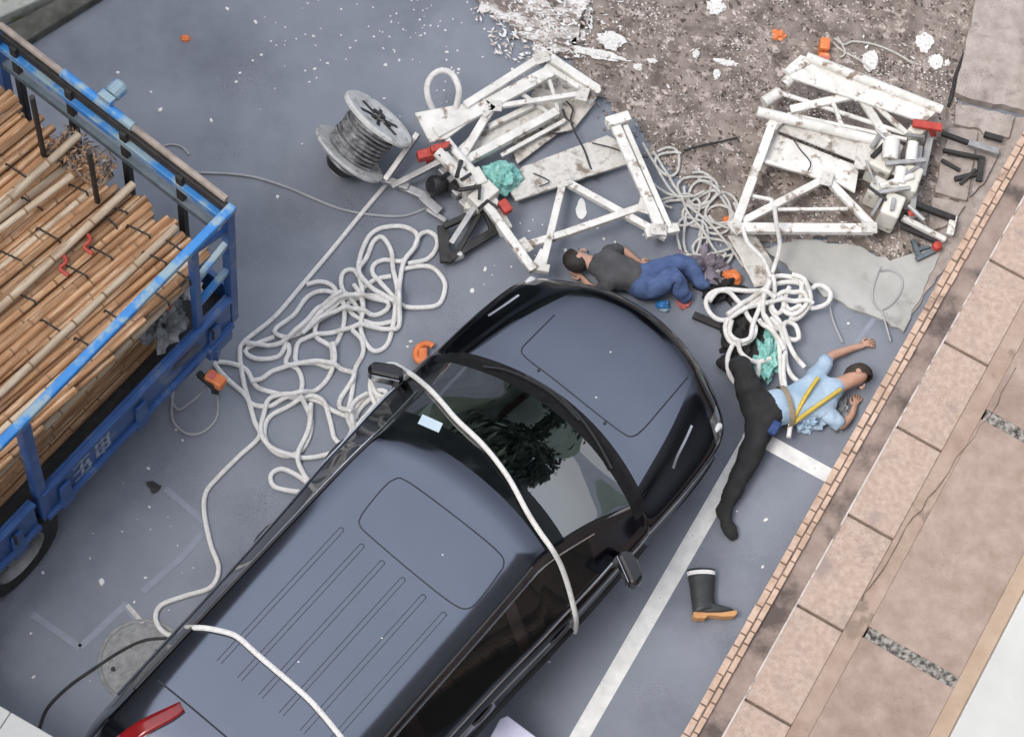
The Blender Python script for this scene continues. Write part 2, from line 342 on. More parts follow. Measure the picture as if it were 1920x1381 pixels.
def strip(pts, width, z, z1=None):
    mb = MB(); pts = [P(*p, z) for p in pts]
    for a, b in zip(pts, pts[1:]):
        d = (b - a).normalized(); s = Vector((-d.y, d.x, 0)) * width / 2
        mb.add([a - s, b - s, b + s, a + s], [(0, 1, 2, 3)])
    return mb
mb = strip([(700, 2050), (1409, 822)], 0.135, 0.004)
mb2 = strip([(1398, 806), (1580, 905)], 0.13, 0.0045); mb.add(mb2.v, mb2.f); struct('parking_line', mb, m_white_line)
mb = strip([(1604, 645), (1640, 596)], 0.04, 0.004)
for a in ([(60, 1150), (150, 1213), (238, 1130)], [(268, 1108), (340, 1045), (392, 985), (310, 915)], [(236, 1134), (262, 1168)]):
    q = strip(a, 0.05, 0.004); mb.add(q.v, q.f)
struct('faded_road_marking', mb, m_faint)
q = strip([(238, 1133), (268, 1168)], 0.035, 0.0055); struct('short_road_dash', q, m_rope2)

DEB = [(940, -40), (985, 55), (1010, 95), (1075, 125), (1125, 175), (1165, 215), (1200, 240), (1262, 330), (1312, 400), (1372, 452), (1470, 450), (1530, 450), (1590, 462),
       (1690, 500), (1750, 470), (1815, 380), (1806, 240), (1796, 195), (1812, 100), (1848, -40)]
mb = MB(); random.seed(4)
xs = [930 + 9 * i for i in range(104)]; ys = [-40 + 9 * j for j in range(62)]; idx = {}
for j, y in enumerate(ys):
    for i, x in enumerate(xs):
        p = P(x, y); h = noise.fractal(p * 9, 0.9, 2.2, 5) * 0.012 + noise.noise(p * 2.1) * 0.008 + 0.018
        idx[i, j] = len(mb.v); mb.v.append(p + Z * max(0.006, h))
jg = jag(DEB, 9, 16, 5)
for j in range(len(ys) - 1):
    for i in range(len(xs) - 1):
        if inside(xs[i] + 4, ys[j] + 4, jg): mb.f.append((idx[i, j], idx[i, j + 1], idx[i + 1, j + 1], idx[i + 1, j])); mb.mi.append(0)
struct('dirt_bed', mb, m_debris_bed, smooth=True)

struct('pale_concrete', flat(jag([(1432, 470), (1500, 452), (1600, 462), (1668, 492), (1745, 470), (1770, 460), (1694, 622), (1545, 556), (1500, 520)], 3, 12, 9), 0.002, 0.034), m_pale_conc)
struct('concrete_slab', flat(jag([(1838, -60), (1806, 100), (1787, 180), (1800, 190), (1905, 212), (1990, 232), (1990, -60)], 2, 14, 2), 0.002, 0.085), m_slab)
mb = MB()
for q in ([(1792, 198), (1902, 222), (1890, 262), (1846, 258), (1836, 246), (1786, 236)], [(1780, 242), (1832, 252), (1826, 300), (1768, 288)], [(1766, 294), (1824, 306), (1812, 380), (1750, 365)],
          [(1832, 300), (1870, 292), (1850, 340), (1818, 372)], [(1748, 372), (1810, 388), (1790, 420), (1735, 440)]):
    mb.prism([P(x, y, 0.01) for x, y in jag(q, 2, 10, 8)], (0, 0, 0.045))
struct('rough_concrete', flat(jag([(1776, 200), (1930, 225), (1930, 300), (1700, 600), (1672, 560), (1690, 490), (1745, 455), (1800, 380)], 4, 14, 12), 0.001, 0.02), m_slab)
struct('broken_paving', mb, m_slab, bevel=0.006)
mb = flat([(-60, 92), (0, 54), (62, 26), (150, -12), (150, -40), (-60, -40)], 0.0, 0.17); single('planter_slab', mb, m_moss, 'mossy pale concrete slab in the far left corner behind the dark kerb', 'slab', bevel=0.02)
mb = flat([(-60, 96), (12, 62), (150, -12), (215, -12), (64, 82), (-10, 130)], 0.0, 0.11); single('dark_kerb', mb, m_kerb, 'dark mossy kerb at the edge of the grey ground, behind the truck', 'kerb', bevel=0.02)

# the stepped podium of the building on the right
WD = Vector((math.cos(R(71)), math.sin(R(71)), 0)); WN = Vector((WD.y, -WD.x, 0)); W0 = P(1275, 1381, 0.5); W0.z = 0
def WP(t, s, z): return W0 + WD * t + WN * s + Z * z
T0, T1 = -7.0, 9.5
pod = thing('stepped_podium', 'low pinkish stepped podium edged with peach brick tiles along the right side', 'podium', WP(T0, 0, 0))
def wbox(mb, t0, t1, s0, s1, z0, z1):
    mb.prism([WP(t0, s0, z0), WP(t1, s0, z0), WP(t1, s1, z0), WP(t0, s1, z0)], (0, 0, z1 - z0))
mb = MB(); wbox(mb, T0, T1, 0.012, 0.105, 0, 0.49); mb.build('brick_backing', m_grout, pod)
mb = MB(); t = T0; r = random.Random(1)
while t < T1:
    L = 0.128 + r.uniform(-.02, .02)
    for (s0, s1) in ((0, 0.058), (0.064, 0.11)):
        off = 0.0 if s0 == 0 else 0.05
        wbox(mb, t + off, t + off + L - 0.012, s0 + r.uniform(0, .006), s1 - r.uniform(0, .005), 0.44, 0.492 + r.uniform(0, 0.016))
    for zz in (0.08, 0.16, 0.24, 0.32): pass
    t += L
mb.build('brick_edging', m_brick, pod, bevel=0.004)
mb = MB(); wbox(mb, T0, T1, 0.105, 0.262, 0, 0.465); mb.build('mauve_band', m_mauve, pod)
mb = MB(); t = T0; JT = []
for (x, y) in ((1398, 1309), (1496, 1134), (1588, 966), (1676, 801), (1768, 641), (1850, 482)): JT.append((P(x, y, 0.52) - W0).dot(WD))
sp = (JT[-1] - JT[0]) / 5; k0 = JT[0] - 9 * sp
for k in range(22):
    a = k0 + k * sp; wbox(mb, a + 0.012, a + sp - 0.012, 0.262, 0.668, 0, 0.512)
mb.build('slab_course', m_granite, pod, bevel=0.008)
mb = MB(); wbox(mb, T0, T1, 0.2625, 0.276, 0, 0.517); mb.build('pale_edge_bead', m_moss0, pod)
mb = MB(); wbox(mb, T0, T1, 0.262, 0.665, 0, 0.485); mb.build('slab_joint_bed', m_grout, pod)
mb = MB(); wbox(mb, T0, T1, 0.668, 0.815, 0, 0.5); mb.build('tan_ledge', m_ledge, pod, bevel=0.006)
g1 = (P(1605, 1173, .5) - W0).dot(WD); g2 = (P(1832, 769, .5) - W0).dot(WD); sp2 = g2 - g1
mb = MB(); mj = MB()
for k in range(-4, 5):
    a = g1 + k * sp2
    wbox(mb, a + 0.05, a + sp2 - 0.05, 0.815, 1.585, 0, 0.506); mj = MB(); wbox(mj, a - 0.05, a + 0.05, 0.83, 1.585, 0, 0.497); mj.build('weathered_joint', m_lichen, pod)
mb.build('wide_slab', m_bigslab, pod, bevel=0.006)
mb = MB(); wbox(mb, T0, T1, 1.585, 1.712, 0, 0.515); mb.build('ochre_band', m_tan, pod, bevel=0.004)
mb = MB(); wbox(mb, -7, T1, 1.715, 2.65, 0, .6)
single('white_parapet', mb, m_whitewall, 'smooth white parapet top beyond the pink podium in the near right corner', 'parapet', bevel=.01)
mb = MB(); wbox(mb, -16, T1, 4.6, 14, 0, 24)
single('unseen_podium_building', mb, m_unseen_facade, 'grey building rising behind the white parapet', 'building')  # out of view; made dark and set back to shape the van's reflections
for pts_, r_ in (([(1905, 690), (1868, 760), (1840, 800), (1780, 880), (1742, 935), (1700, 990), (1672, 1040), (1640, 1090), (1612, 1130)], .0045),):
    rj = random.Random(len(pts_)); q = [P(x + rj.uniform(-4, 4), y + rj.uniform(-4, 4), .507) for x, y in spline([Vector(p) for p in pts_], 22)]
    mb = MB(); mb.tube(q, [r_ * rj.uniform(.4, 1.3) for _ in q], 5); mb.build('hairline_crack', m_grout, pod)
# white ledge near the bottom left corner
a, b = P(-40, 1299, 0.9), P(130, 1397, 0.9); d = (b - a).normalized(); s = Vector((d.y, -d.x, 0))
led = thing('white_ledge', 'white painted ledge slab poking in at the bottom left corner', 'ledge', (a.x, a.y, 0))
for i in range(-3, 1):
    q = a + d * (i * 0.52 + 0.27); mb = MB(); mb.prism([q, q + d * 0.515, q + d * 0.515 + s * 2.2, q + s * 2.2], (0, 0, -0.2))
    mb.build('ledge_panel', m_whitewall, led, bevel=0.008)
mb = MB(); q = a - d * 1.2 + s * 0.25; mb.prism([q, q + d * 1.9, q + d * 1.9 + s * 1.7, q + s * 1.7], (0, 0, -0.9)); mb.v = [Vector((v.x, v.y, v.z - 0.2 if v.z > .5 else 0)) for v in mb.v]
mb.build('ledge_support', m_whitewall, led)

# ------------------------------------------------------------------ car
HX = Vector((math.cos(R(61.5)), math.sin(R(61.5)), 0)); HY = Vector((-HX.y, HX.x, 0))
CO = P(1000, 1000, 1.9); CO.z = 0; CO = CO + HY * 0.58
def CW(x, y, z): return CO + HX * x + HY * y + Z * z
ST = [  # x, sag, half widths, heights
 (-3.06, .00, (.84, .92, .94, .91, .80, .68, .38, 0), (.36, .50, .86, 1.12, 1.46, 1.56, 1.62, 1.63)),
 (-2.90, .00, (.89, .98, .99, .95, .80, .69, .38, 0), (.28, .46, .90, 1.16, 1.66, 1.77, 1.84, 1.85)),
 (-2.68, .00, (.91, 1.0, 1.01, .97, .78, .69, .38, 0), (.25, .45, .90, 1.17, 1.75, 1.87, 1.925, 1.935)),
 (-1.60, .00, (.93, 1.02, 1.03, .985, .77, .69, .38, 0), (.22, .45, .90, 1.17, 1.80, 1.91, 1.955, 1.962)),
 (-0.80, .00, (.95, 1.03, 1.045, 1.01, .77, .69, .38, 0), (.22, .45, .90, 1.17, 1.80, 1.91, 1.955, 1.962)),
 (-0.28, .08, (.96, 1.05, 1.06, 1.035, .765, .685, .38, 0), (.22, .45, .91, 1.17, 1.79, 1.895, 1.938, 1.945)),
 (0.03, .17, (.97, 1.06, 1.07, 1.04, .76, .67, .38, 0), (.22, .45, .92, 1.16, 1.74, 1.84, 1.888, 1.895)),
 (0.60, .20, (.98, 1.07, 1.085, 1.05, .83, .72, .40, 0), (.22, .45, .93, 1.14, 1.43, 1.50, 1.54, 1.55)),
 (1.12, .23, (.98, 1.07, 1.08, 1.03, .91, .82, .44, 0), (.22, .45, .90, 1.04, 1.10, 1.14, 1.18, 1.19)),
 (1.27, .24, (.98, 1.06, 1.07, 1.02, .90, .80, .43, 0), (.22, .45, .86, .98, 1.04, 1.10, 1.135, 1.15)),
 (1.76, .28, (.97, 1.05, 1.06, 1.0, .85, .70, .37, 0), (.24, .44, .80, .91, .98, 1.055, 1.08, 1.09)),
 (2.15, .30, (.95, 1.02, 1.03, .97, .78, .57, .31, 0), (.26, .42, .72, .83, .90, .985, 1.005, 1.01)),
 (2.32, .31, (.92, .98, .99, .92, .72, .50, .28, 0), (.30, .42, .64, .74, .80, .87, .89, .895)),
 (2.42, .32, (.88, .93, .93, .86, .66, .46, .25, 0), (.34, .42, .52, .60, .65, .68, .70, .705))]
def cr(p0, p1, p2, p3, t):
    m1 = (p2 - p0) / 2; m2 = (p3 - p1) / 2
    if (p2 - p1) * m1 <= 0: m1 = 0
    if (p2 - p1) * m2 <= 0: m2 = 0
    t2, t3 = t * t, t ** 3
    return p1 * (2 * t3 - 3 * t2 + 1) + m1 * (t3 - 2 * t2 + t) + p2 * (3 * t2 - 2 * t3) + m2 * (t3 - t2)
def csamp(arr, u):
    i = min(int(u), len(arr) - 2); t = u - i
    return cr(arr[max(i - 1, 0)], arr[i], arr[i + 1], arr[min(i + 2, len(arr) - 1)], t)
NS = len(ST); SUB = 8; VSUB = 5
COLX = [s[0] for s in ST]; COLS = [s[1] for s in ST]
def CS(u, v, side):
    """point of the car's skin: u along the stations, v up the half profile"""
    ws = [csamp([s[2][k] for s in ST], u) for k in range(8)]; zs = [csamp([s[3][k] for s in ST], u) for k in range(8)]
    y = csamp(ws, v); z = csamp(zs, v); x = csamp(COLX, u) - csamp(COLS, u) * (y / 0.95) ** 2
    return CW(x, y * side, z)
def u_of(x):
    lo, hi = 0.0, NS - 1.0
    for _ in range(40):
        md = (lo + hi) / 2
        if csamp(COLX, md) < x: lo = md
        else: hi = md
    return lo
car = thing('parked_van', 'dark blue grey van with ribbed roof and a white rope lying across its windscreen', 'van', CW(0, 0, 0), R(61.5))
NU = (NS - 1) * SUB; NV = 7 * VSUB
grid = [[[CS(i / SUB, j / VSUB, sd) for j in range(NV + 1)] for i in range(NU + 1)] for sd in (1, -1)]
parts = {}
def car_part(u, v, sd):
    if 6.12 <= u <= 6.5 and v >= 4.35: return 'windscreen_sun_band'  # black strip standing in for a dark reflection along the glass top
    if 6.12 <= u <= 7.92 and v >= 4.35: return 'windscreen'
    if 7.92 < u <= 8.85 and v >= 3.7: return 'cowl'
    if 8.85 < u <= 11.75 and v >= 4.95: return 'bonnet'
    if 11.1 < u <= 12.1 and 2.7 <= v <= 3.5: return 'headlight'
    if u > 11.75 or (u > 10.7 and v < 2): return 'front_bumper'
    if 3.2 <= v <= 3.9:
        if 1.9 < u <= 2.95: return 'rear_quarter_window'
        if 3.1 < u <= 4.5: return 'sliding_door_window'
        if 4.7 < u <= 6.9: return 'front_door_window'
    if 4.6 < u <= 8.0 and 0.6 <= v < 3.2: return 'front_door'
    if 3.0 < u <= 4.6 and 0.6 <= v < 3.2: return 'sliding_door'
    if u <= 1.0 and v >= 4.6: return 'rear_hatch'
    return 'body'
allv = []; allf = []
for si, sd in enumerate((1, -1)):
    g = grid[si]
    for i in range(NU):
        for j in range(NV):
            nm = car_part((i + .5) / SUB, (j + .5) / VSUB, sd)
            key = nm if nm in ('windscreen', 'windscreen_sun_band', 'cowl', 'bonnet', 'front_bumper', 'rear_hatch', 'body') else (nm, sd)
            q = [(si, i, j), (si, i + 1, j), (si, i + 1, j + 1), (si, i, j + 1)]
            q = [(0, a, b) if b == NV else (s_, a, b) for s_, a, b in q]
            parts.setdefault(key, []).append(q if sd == -1 else q[::-1])
            o = len(allv); allv += [grid[s_][a][b] for s_, a, b in q]; allf.append((o, o + 1, o + 2, o + 3))
BVH = BVHTree.FromPolygons([tuple(v) for v in allv], allf)
for endi in (0, NU):
    ring = [(0, endi, j) for j in range(NV + 1)] + [(1, endi, j) for j in range(NV - 1, -1, -1)]
    parts['front_bumper' if endi else 'body'].append(ring)
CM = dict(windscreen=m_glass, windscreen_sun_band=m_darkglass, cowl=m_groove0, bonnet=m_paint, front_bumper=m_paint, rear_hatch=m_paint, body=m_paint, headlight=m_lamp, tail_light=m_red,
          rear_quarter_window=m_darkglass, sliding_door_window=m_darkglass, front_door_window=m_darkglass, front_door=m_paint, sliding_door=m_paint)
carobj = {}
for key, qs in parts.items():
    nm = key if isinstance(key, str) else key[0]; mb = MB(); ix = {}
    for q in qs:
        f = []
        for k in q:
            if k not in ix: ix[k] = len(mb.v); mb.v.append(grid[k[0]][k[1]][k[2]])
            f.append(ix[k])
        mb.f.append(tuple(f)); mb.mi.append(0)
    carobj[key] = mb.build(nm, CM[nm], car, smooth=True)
def skin_pt(x, y, lift=0.0):
    """point on top of the car at local x, y"""
    o = CW(x, y, 4); h = BVH.ray_cast(o, -Z)
    return (h[0] + Z * lift) if h[0] else CW(x, y, 1)
def on_car(px, py, lift):
    h = BVH.ray_cast(CAMP, ray(px, py))
    if h[0] is None: return None
    nn = h[1] if h[1].dot(ray(px, py)) < 0 else -h[1]
    return h[0] + nn * lift
def seam(name, pxs, r, mt, closed=False, par=car, lift=None):
    pts = [on_car(p[0], p[1], -r * 0.2 if lift is None else lift) for p in spline(pxs, 8, closed)]
    pts = [p for p in pts if p]
    if closed: pts.append(pts[0])
    mb = MB(); mb.tube(pts, r, 5); return mb.build(name, mt, par, smooth=True)
bon = carobj['bonnet']
up_ = [(338, 1316), (310, 1329), (276, 1345), (240, 1366), (216, 1384)]; lo_ = [(347, 1333), (325, 1350), (286, 1371), (250, 1394), (228, 1404)]
gl_ = []
for (xa, ya), (xb, yb) in zip(spline(up_, 9), spline(lo_, 9)):
    row = [on_car(xa + (xb - xa) * k / 4, ya + (yb - ya) * k / 4, .014) for k in range(5)]
    if all(row): gl_.append([((p - CO).dot(HX), (p - CO).dot(HY), p.z) for p in row])
for sg in (1, -1):
    mb = MB(); R_ = len(gl_)
    for row in gl_: mb.v += [CW(a_, b_ * sg, c_) for a_, b_, c_ in row]
    for i in range(R_ - 1):
        for k in range(4): mb.f.append((i * 5 + k, i * 5 + k + 1, i * 5 + k + 6, i * 5 + k + 5)); mb.mi.append(0)
    o = mb.build('tail_light', m_red, car, smooth=True); sm = o.modifiers.new('solid', 'SOLIDIFY'); sm.thickness = .02; sm.offset = 0
# raised bonnet panel edge and roof panel edge
seam('bonnet_crease', [(1040, 590), (1000, 630), (978, 655), (988, 672), (1040, 712), (1110, 768), (1165, 810), (1185, 818), (1205, 805), (1240, 765), (1290, 706)], 0.0065, m_groove, par=bon)
roof_px = [(740, 898), (765, 903), (850, 965), (930, 1030), (945, 1055), (935, 1075), (900, 1122), (878, 1140), (850, 1132), (780, 1078), (700, 1010), (675, 985), (678, 965), (715, 918)]
seam('roof_panel_edge', roof_px, 0.0065, m_groove, closed=True)
RIB = [((655, 1003), (455, 1225)), ((684, 1027), (490, 1255)), ((719, 1052), (533, 1292)), ((753, 1080), (570, 1325)), ((788, 1106), (600, 1352)), ((818, 1135), (640, 1360)), ((848, 1162), (655, 1392))]
for k in range(6):
    y0 = 0.43 - 0.185 * k
    mb = MB()
    for dy in (-0.018, 0.018):
        pts = [skin_pt(-0.87 - 1.25 * i / 16, y0 + dy, -0.001) for i in range(17)]; mb.tube(pts, 0.0038, 5)
    pts = [skin_pt(-0.87 + 0.014 * math.sin(a_), y0 + 0.018 * math.cos(a_), -0.001) for a_ in [math.pi * i / 8 for i in range(9)]]; mb.tube(pts, 0.005, 5)
    mb.build('roof_rib', m_rib, car, smooth=True)
mb = MB()
mb.tube([skin_pt(-2.47, 0.66 - 1.32 * i / 20, 0) for i in range(21)], 0.007, 5); mb.build('hatch_gap', m_groove, car, smooth=True)
for sd in (1, -1):
    mb = MB(); mb.tube([CS(u_of(x), 4.35, sd) + Z * .004 for x in [-2.6 + 2.5 * i / 24 for i in range(25)]], 0.013, 6); mb.build('roof_gutter', m_black, car, smooth=True)
    mb = MB(); mb.tube([CS(u_of(x), 4.0, sd) + HY * sd * 0.004 for x in [-2.6 + 3.2 * i / 24 for i in range(25)]], 0.007, 5); mb.build('window_frame_trim', m_chrome, car, smooth=True)
    mb = MB(); mb.tube([CS(u_of(x), 3.1, sd) + HY * sd * 0.006 for x in [-2.6 + 3.3 * i / 24 for i in range(25)]], 0.009, 5); mb.build('belt_trim', m_chrome, car, smooth=True)
    mb = MB(); mb.tube([CS(u_of(x), 1.5, sd) + HY * sd * 0.004 for x in [-2.7 + 3.9 * i / 24 for i in range(25)]], 0.018, 6); mb.build('side_moulding', m_black, car, smooth=True)
    for x in (0.05, -1.0):
        mb = MB(); q = CS(u_of(x), 2.6, sd) + HY * sd * 0.02; q = q - HY * sd * .022; mb.tube([q - HX * .1, q - HX * .05 + HY * sd * .012, q + HX * .05 + HY * sd * .012, q + HX * .1], 0.012, 6); mb.build('door_handle', m_black, car, smooth=True)
    # mirror
    mb = MB(); c = CW(0.50, sd * 1.16, 1.15); ma = (HX * .88 + HY * sd * .47, HY * sd * .88 - HX * .47, Z)
    mb.prism([c + ma[0] * a_ + ma[1] * b_ - Z * .075 for a_, b_ in ((-.05, -.13), (-.05, .12), (0, .15), (.06, .11), (.075, -.04), (.05, -.13))], (0, 0, .15))
    mr_ = mb.build('wing_mirror', m_gloss, car, bevel=.03)
    mb = MB(); mb.beam(CS(u_of(0.66), 3.0, sd) - HY * sd * .05, c - ma[1] * .1 - Z * .03, .07, .05); mb.build('mirror_arm', m_black, mr_, bevel=.012)
    mb = MB(); mb.prism([c - ma[0] * .052 + ma[1] * b_ + Z * z_ for b_, z_ in ((-.11, -.055), (.1, -.055), (.1, .055), (-.11, .055))], ma[0] * -.004); mb.build('mirror_glass', m_chrome, mr_)
    for x in (1.62, -1.7):
        c = CW(x, sd * 0.9, 0.335); wt = MB(); wt.lathe([(-.1, .2), (-.11, .29), (-.07, .33), (.07, .335), (.11, .31), (.115, .22), (.1, .2)], c, HY * sd, 30)
        wo_ = MB(); wo_.lathe([(.1, .215), (.105, .19), (.06, .17), (.05, .06), (.07, .05), (.07, 0)], c, HY * sd, 30)
        wh = bpy.data.objects.new('wheel', None); COL.objects.link(wh); wh.parent = car
        wt.build('tyre', m_tyre, wh, smooth=True); wo_.build('rim', m_rim, wh, smooth=True)
for sd in (1, -1):
    mb = MB(); mb.tube([CS(11.3, 3.15, sd) + Z * .006, CS(11.6, 3.1, sd) + Z * .008, CS(11.85, 3.05, sd) + Z * .006], [.015, .03, .015], 8); mb.build('lamp_reflector', m_bulb, carobj[('headlight', sd)], smooth=True)
# bonnet scoop slots in the wings (pale strips), wipers, emblem-free grille
for pxs in ([(1297, 798), (1285, 825), (1270, 855), (1262, 878)], [(972, 553), (945, 572), (915, 592)]):
    seam('wing_highlight_vent', pxs, 0.016, m_chrome, lift=-0.006)
for pxs in ([(905, 690), (960, 700), (1030, 735), (1085, 790)], [(985, 705), (1050, 745), (1105, 810), (1145, 880)]):
    seam('wiper', pxs, 0.011, m_black, lift=0.012)
mb = MB()
for x, y in ((1010, 694), (1134, 793)):
    q = on_car(x, y, 0.004); mb = MB(); mb.lathe([(0, .012), (.006, .011), (.008, 0)], q, Z, 10); mb.build('washer_nozzle', m_black, bon, smooth=True)
mb = MB()
for k in range(4): 
    z = 0.46 + 0.05 * k
    mb.tube([CW(2.425 - 0.32 * (y / .95) ** 2 - 0.015 * k, y, z) for y in [-.45 + .9 * i / 12 for i in range(13)]], 0.014, 6)
mb.build('grille', m_black, carobj['front_bumper'], smooth=True)
# cabin
mb = MB(); mb.prism([CW(1.15, -.8, .6), CW(1.15, .8, .6), CW(.55, .8, .6), CW(.55, -.8, .6)], (0, 0, .38)); db = mb.build('dashboard', m_interior, car, bevel=0.08)
mb = MB(); c = CW(0.42, -0.38, 0.98); mb.tube([c + (HY * math.cos(a_) + (Z * .8 - HX * .35) * math.sin(a_)) * .19 for a_ in [2 * math.pi * i / 28 for i in range(29)]], 0.014, 8)
mb.tube([c, c + HX * .2 - Z * .15], 0.03, 8); mb.tube([c - HY * .18, c + HY * .18], 0.013, 6); mb.build('steering_wheel', m_black, car, smooth=True)
for y in (-.4, .4):
    mb = MB(); mb.box(CW(-.25, y, .62), (.5, .5, .18), (HX, HY, Z)); mb.prism([CW(-.42, y - .24, .7), CW(-.42, y + .24, .7), CW(-.62, y + .2, 1.35), CW(-.62, y - .2, 1.35)], HX * -.13)
    mb.build('front_seat', m_interior, car, bevel=0.05)
mb = MB(); mb.prism([CW(-2.5, -.85, .4), CW(1.1, -.85, .4), CW(1.1, .85, .4), CW(-2.5, .85, .4)], (0, 0, .06)); mb.build('cabin_floor', m_interior, car)
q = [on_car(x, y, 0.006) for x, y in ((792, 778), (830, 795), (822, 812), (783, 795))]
mb = MB(); mb.prism(q, (0, 0, .004)); mb.build('windscreen_sky_glint', m_sky_glint, car)  # pale patch standing in for sky reflected in the windscreen corner

# ------------------------------------------------------------------ truck
TA = R(62.5); TU = -Vector((math.cos(TA), math.sin(TA), 0)); TW = Vector((-math.sin(TA), math.cos(TA), 0)); TR = P(432, 392, 2.5); TR.z = 0
def TP(u, w_, z): return TR + TU * u + TW * w_ + Z * z
trk = thing('cargo_truck', 'blue cargo truck with railed open bed loaded with bamboo poles', 'truck', TP(2.3, 1.1, 0), TA)
TL, TWD = 5.2, 2.2
mb = MB(); mb.prism([TP(0.02, 0.02, .82), TP(TL, .02, .82), TP(TL, TWD, .82), TP(.02, TWD, .82)], (0, 0, .12)); mb.build('bed_floor', m_dark, trk)
mb = MB()
for s in (0.55, 1.6): mb.beam(TP(0.1, s, .72), TP(TL, s, .72), .1, .18)
mb.build('chassis_rail', m_dark, trk)
AX = (TU, TW, Z)
for (u0, u1) in ((0.07, 2.13), (2.21, 4.4)):
    mb = MB(); mb.prism([TP(u0, -.03, .7), TP(u1, -.03, .7), TP(u1, .02, .7), TP(u0, .02, .7)], (0, 0, .5)); g = mb.build('side_gate', m_tblue, trk, bevel=0.008)
    mb = MB(); mb.beam(TP(u0, -.035, 1.185), TP(u1, -.035, 1.185), .05, .05); mb.beam(TP(u0, -.045, .735), TP(u1, -.045, .735), .04, .07); mb.build('gate_lip', m_tblue, g, bevel=0.006)
    for k in (0.1, .5, .9):
        uu = u0 + (u1 - u0) * k; mb = MB(); mb.prism([TP(uu - .07, -.035, .62), TP(uu + .07, -.035, .62), TP(uu + .05, -.035, 1.02), TP(uu - .05, -.035, 1.02)], TW * -.028)
        mb.build('gate_hinge', m_tblue, g, bevel=0.008)
    mb = MB(); mb.tube([TP(u0 + .25, -.045, .9), TP(u0 + .25, -.075, .93), TP(u0 + .25, -.075, 1.04), TP(u0 + .25, -.045, 1.07)], .012, 6); mb.build('gate_latch', m_dark, g, smooth=True)
mb = MB(); mb.prism([TP(-.02, 0, .7), TP(.03, 0, .7), TP(.03, TWD, .7), TP(-.02, TWD, .7)], (0, 0, .5)); mb.build('end_gate', m_tblue, trk, bevel=0.008)
# worn characters on the side gate
mb = MB()
def stroke(u0, z0, u1, z1, wd=.03): 
    a_, b_ = TP(u0, -.0335, z0), TP(u1, -.0335, z1); d_ = (b_ - a_).normalized(); n_ = TW.cross(d_).normalized() * wd / 2; mb.add([a_ - n_, b_ - n_, b_ + n_, a_ + n_], [(0, 1, 2, 3)])
U0 = 1.42
for (c0, ss) in ((0, [(0, .95, .16, .95), (0, 1.05, .16, 1.05), (.0, .86, .16, .86), (.08, 1.1, .08, .8), (.02, 1.1, .02, .84), (.14, 1.1, .14, .84)]),
                 (.22, [(0, 1.06, .17, 1.06), (.085, 1.12, .085, .82), (0, .82, .17, .82), (.0, .94, .17, .94), (.03, 1.0, .0, .84)])):
    mb = MB()
    for (a0, b0, a1, b1) in ss: stroke(U0 + c0 + a0, b0 - .0, U0 + c0 + a1, b1)
    mb.build('worn_lettering', m_worn, trk)
mb = MB(); stroke(.42, .9, .72, 1.0, .09); stroke(.45, 1.0, .6, 1.0, .05); mb.build('worn_paint_patch', m_tgrey, trk)
# posts and rails
def tpart(name, mt, fn, bevel=0.006, smooth=False, par=None):
    mb = MB(); fn(mb); return mb.build(name, mt, par or trk, smooth, bevel)
for u, wd in ((0.03, .075), (.40, .06), (2.12, .085), (4.3, .085)):
    tpart('side_post', m_tblue, lambda b: b.beam(TP(u, 0, .72 if u != .4 else 1.2), TP(u, 0, 2.47), wd, wd, TU))
tpart('side_rail', m_tsky, lambda b: b.beam(TP(-.03, 0, 2.5), TP(4.6, 0, 2.5), .07, .06), .012)
tpart('brace_rail', m_tsky, lambda b: b.beam(TP(.05, 0, 2.05), TP(.39, 0, 1.95), .05), .006)
tpart('brace_rail', m_tsky, lambda b: b.beam(TP(.05, 0, 1.62), TP(.39, 0, 1.55), .05), .006)
tpart('brace_rail', m_tblue, lambda b: b.beam(TP(.03, 0, 2.25), TP(.39, 0, 2.42), .04), .006)
tpart('lower_bracket', m_tblue, lambda b: (b.beam(TP(.12, -.05, .7), TP(.38, -.05, .7), .07, .16), b.beam(TP(.3, -.05, .55), TP(.3, -.05, .72), .09)))
for w_ in (.45, .98, 1.5, 2.03): tpart('end_post', m_dark, lambda b: b.beam(TP(0.02, w_, 1.2), TP(0.02, w_, 2.47), .06, .05, TU))
tpart('end_post', m_tblue, lambda b: b.beam(TP(0.03, TWD, .72), TP(0.03, TWD, 2.5), .075, .075, TU))
tr_ = tpart('end_top_rail', m_pipe, lambda b: b.tube([TP(-.03, .06, 2.53), TP(-.03, 1.0, 2.53), TP(-.03, TWD, 2.53)], .026, 8), 0, True)
tpart('rail_sleeve', m_tsky, lambda b: b.tube([TP(-.03, .93, 2.532), TP(-.03, 1.6, 2.532)], .036, 10), 0, True, tr_)
def knob(b):
    b.tube([TP(-.04, 1.2, 2.56), TP(-.14, 1.2, 2.57)], .03, 8); b.lathe([(0, 0), (.0, .05), (.02, .065), (.1, .065), (.12, .05), (.12, 0)], TP(-.1, 1.2, 2.58), -TU, 12); b.box(TP(-.06, 1.2, 2.6), (.06, .12, .05), AX)
tpart('sleeve_knob', m_tsky, knob, 0.004, False, tr_)
tpart('end_middle_rail', m_tsky, lambda b: b.beam(TP(0.02, .04, 2.33), TP(0.02, TWD, 2.33), .06, .07))
tpart('end_lower_rail', m_tgrey, lambda b: b.beam(TP(0.03, .04, 2.10), TP(.03, TWD, 2.10), .05, .07))
tpart('end_dark_rail', m_dark, lambda b: b.beam(TP(-.01, .04, 2.44), TP(-.01, TWD, 2.44), .05, .1))
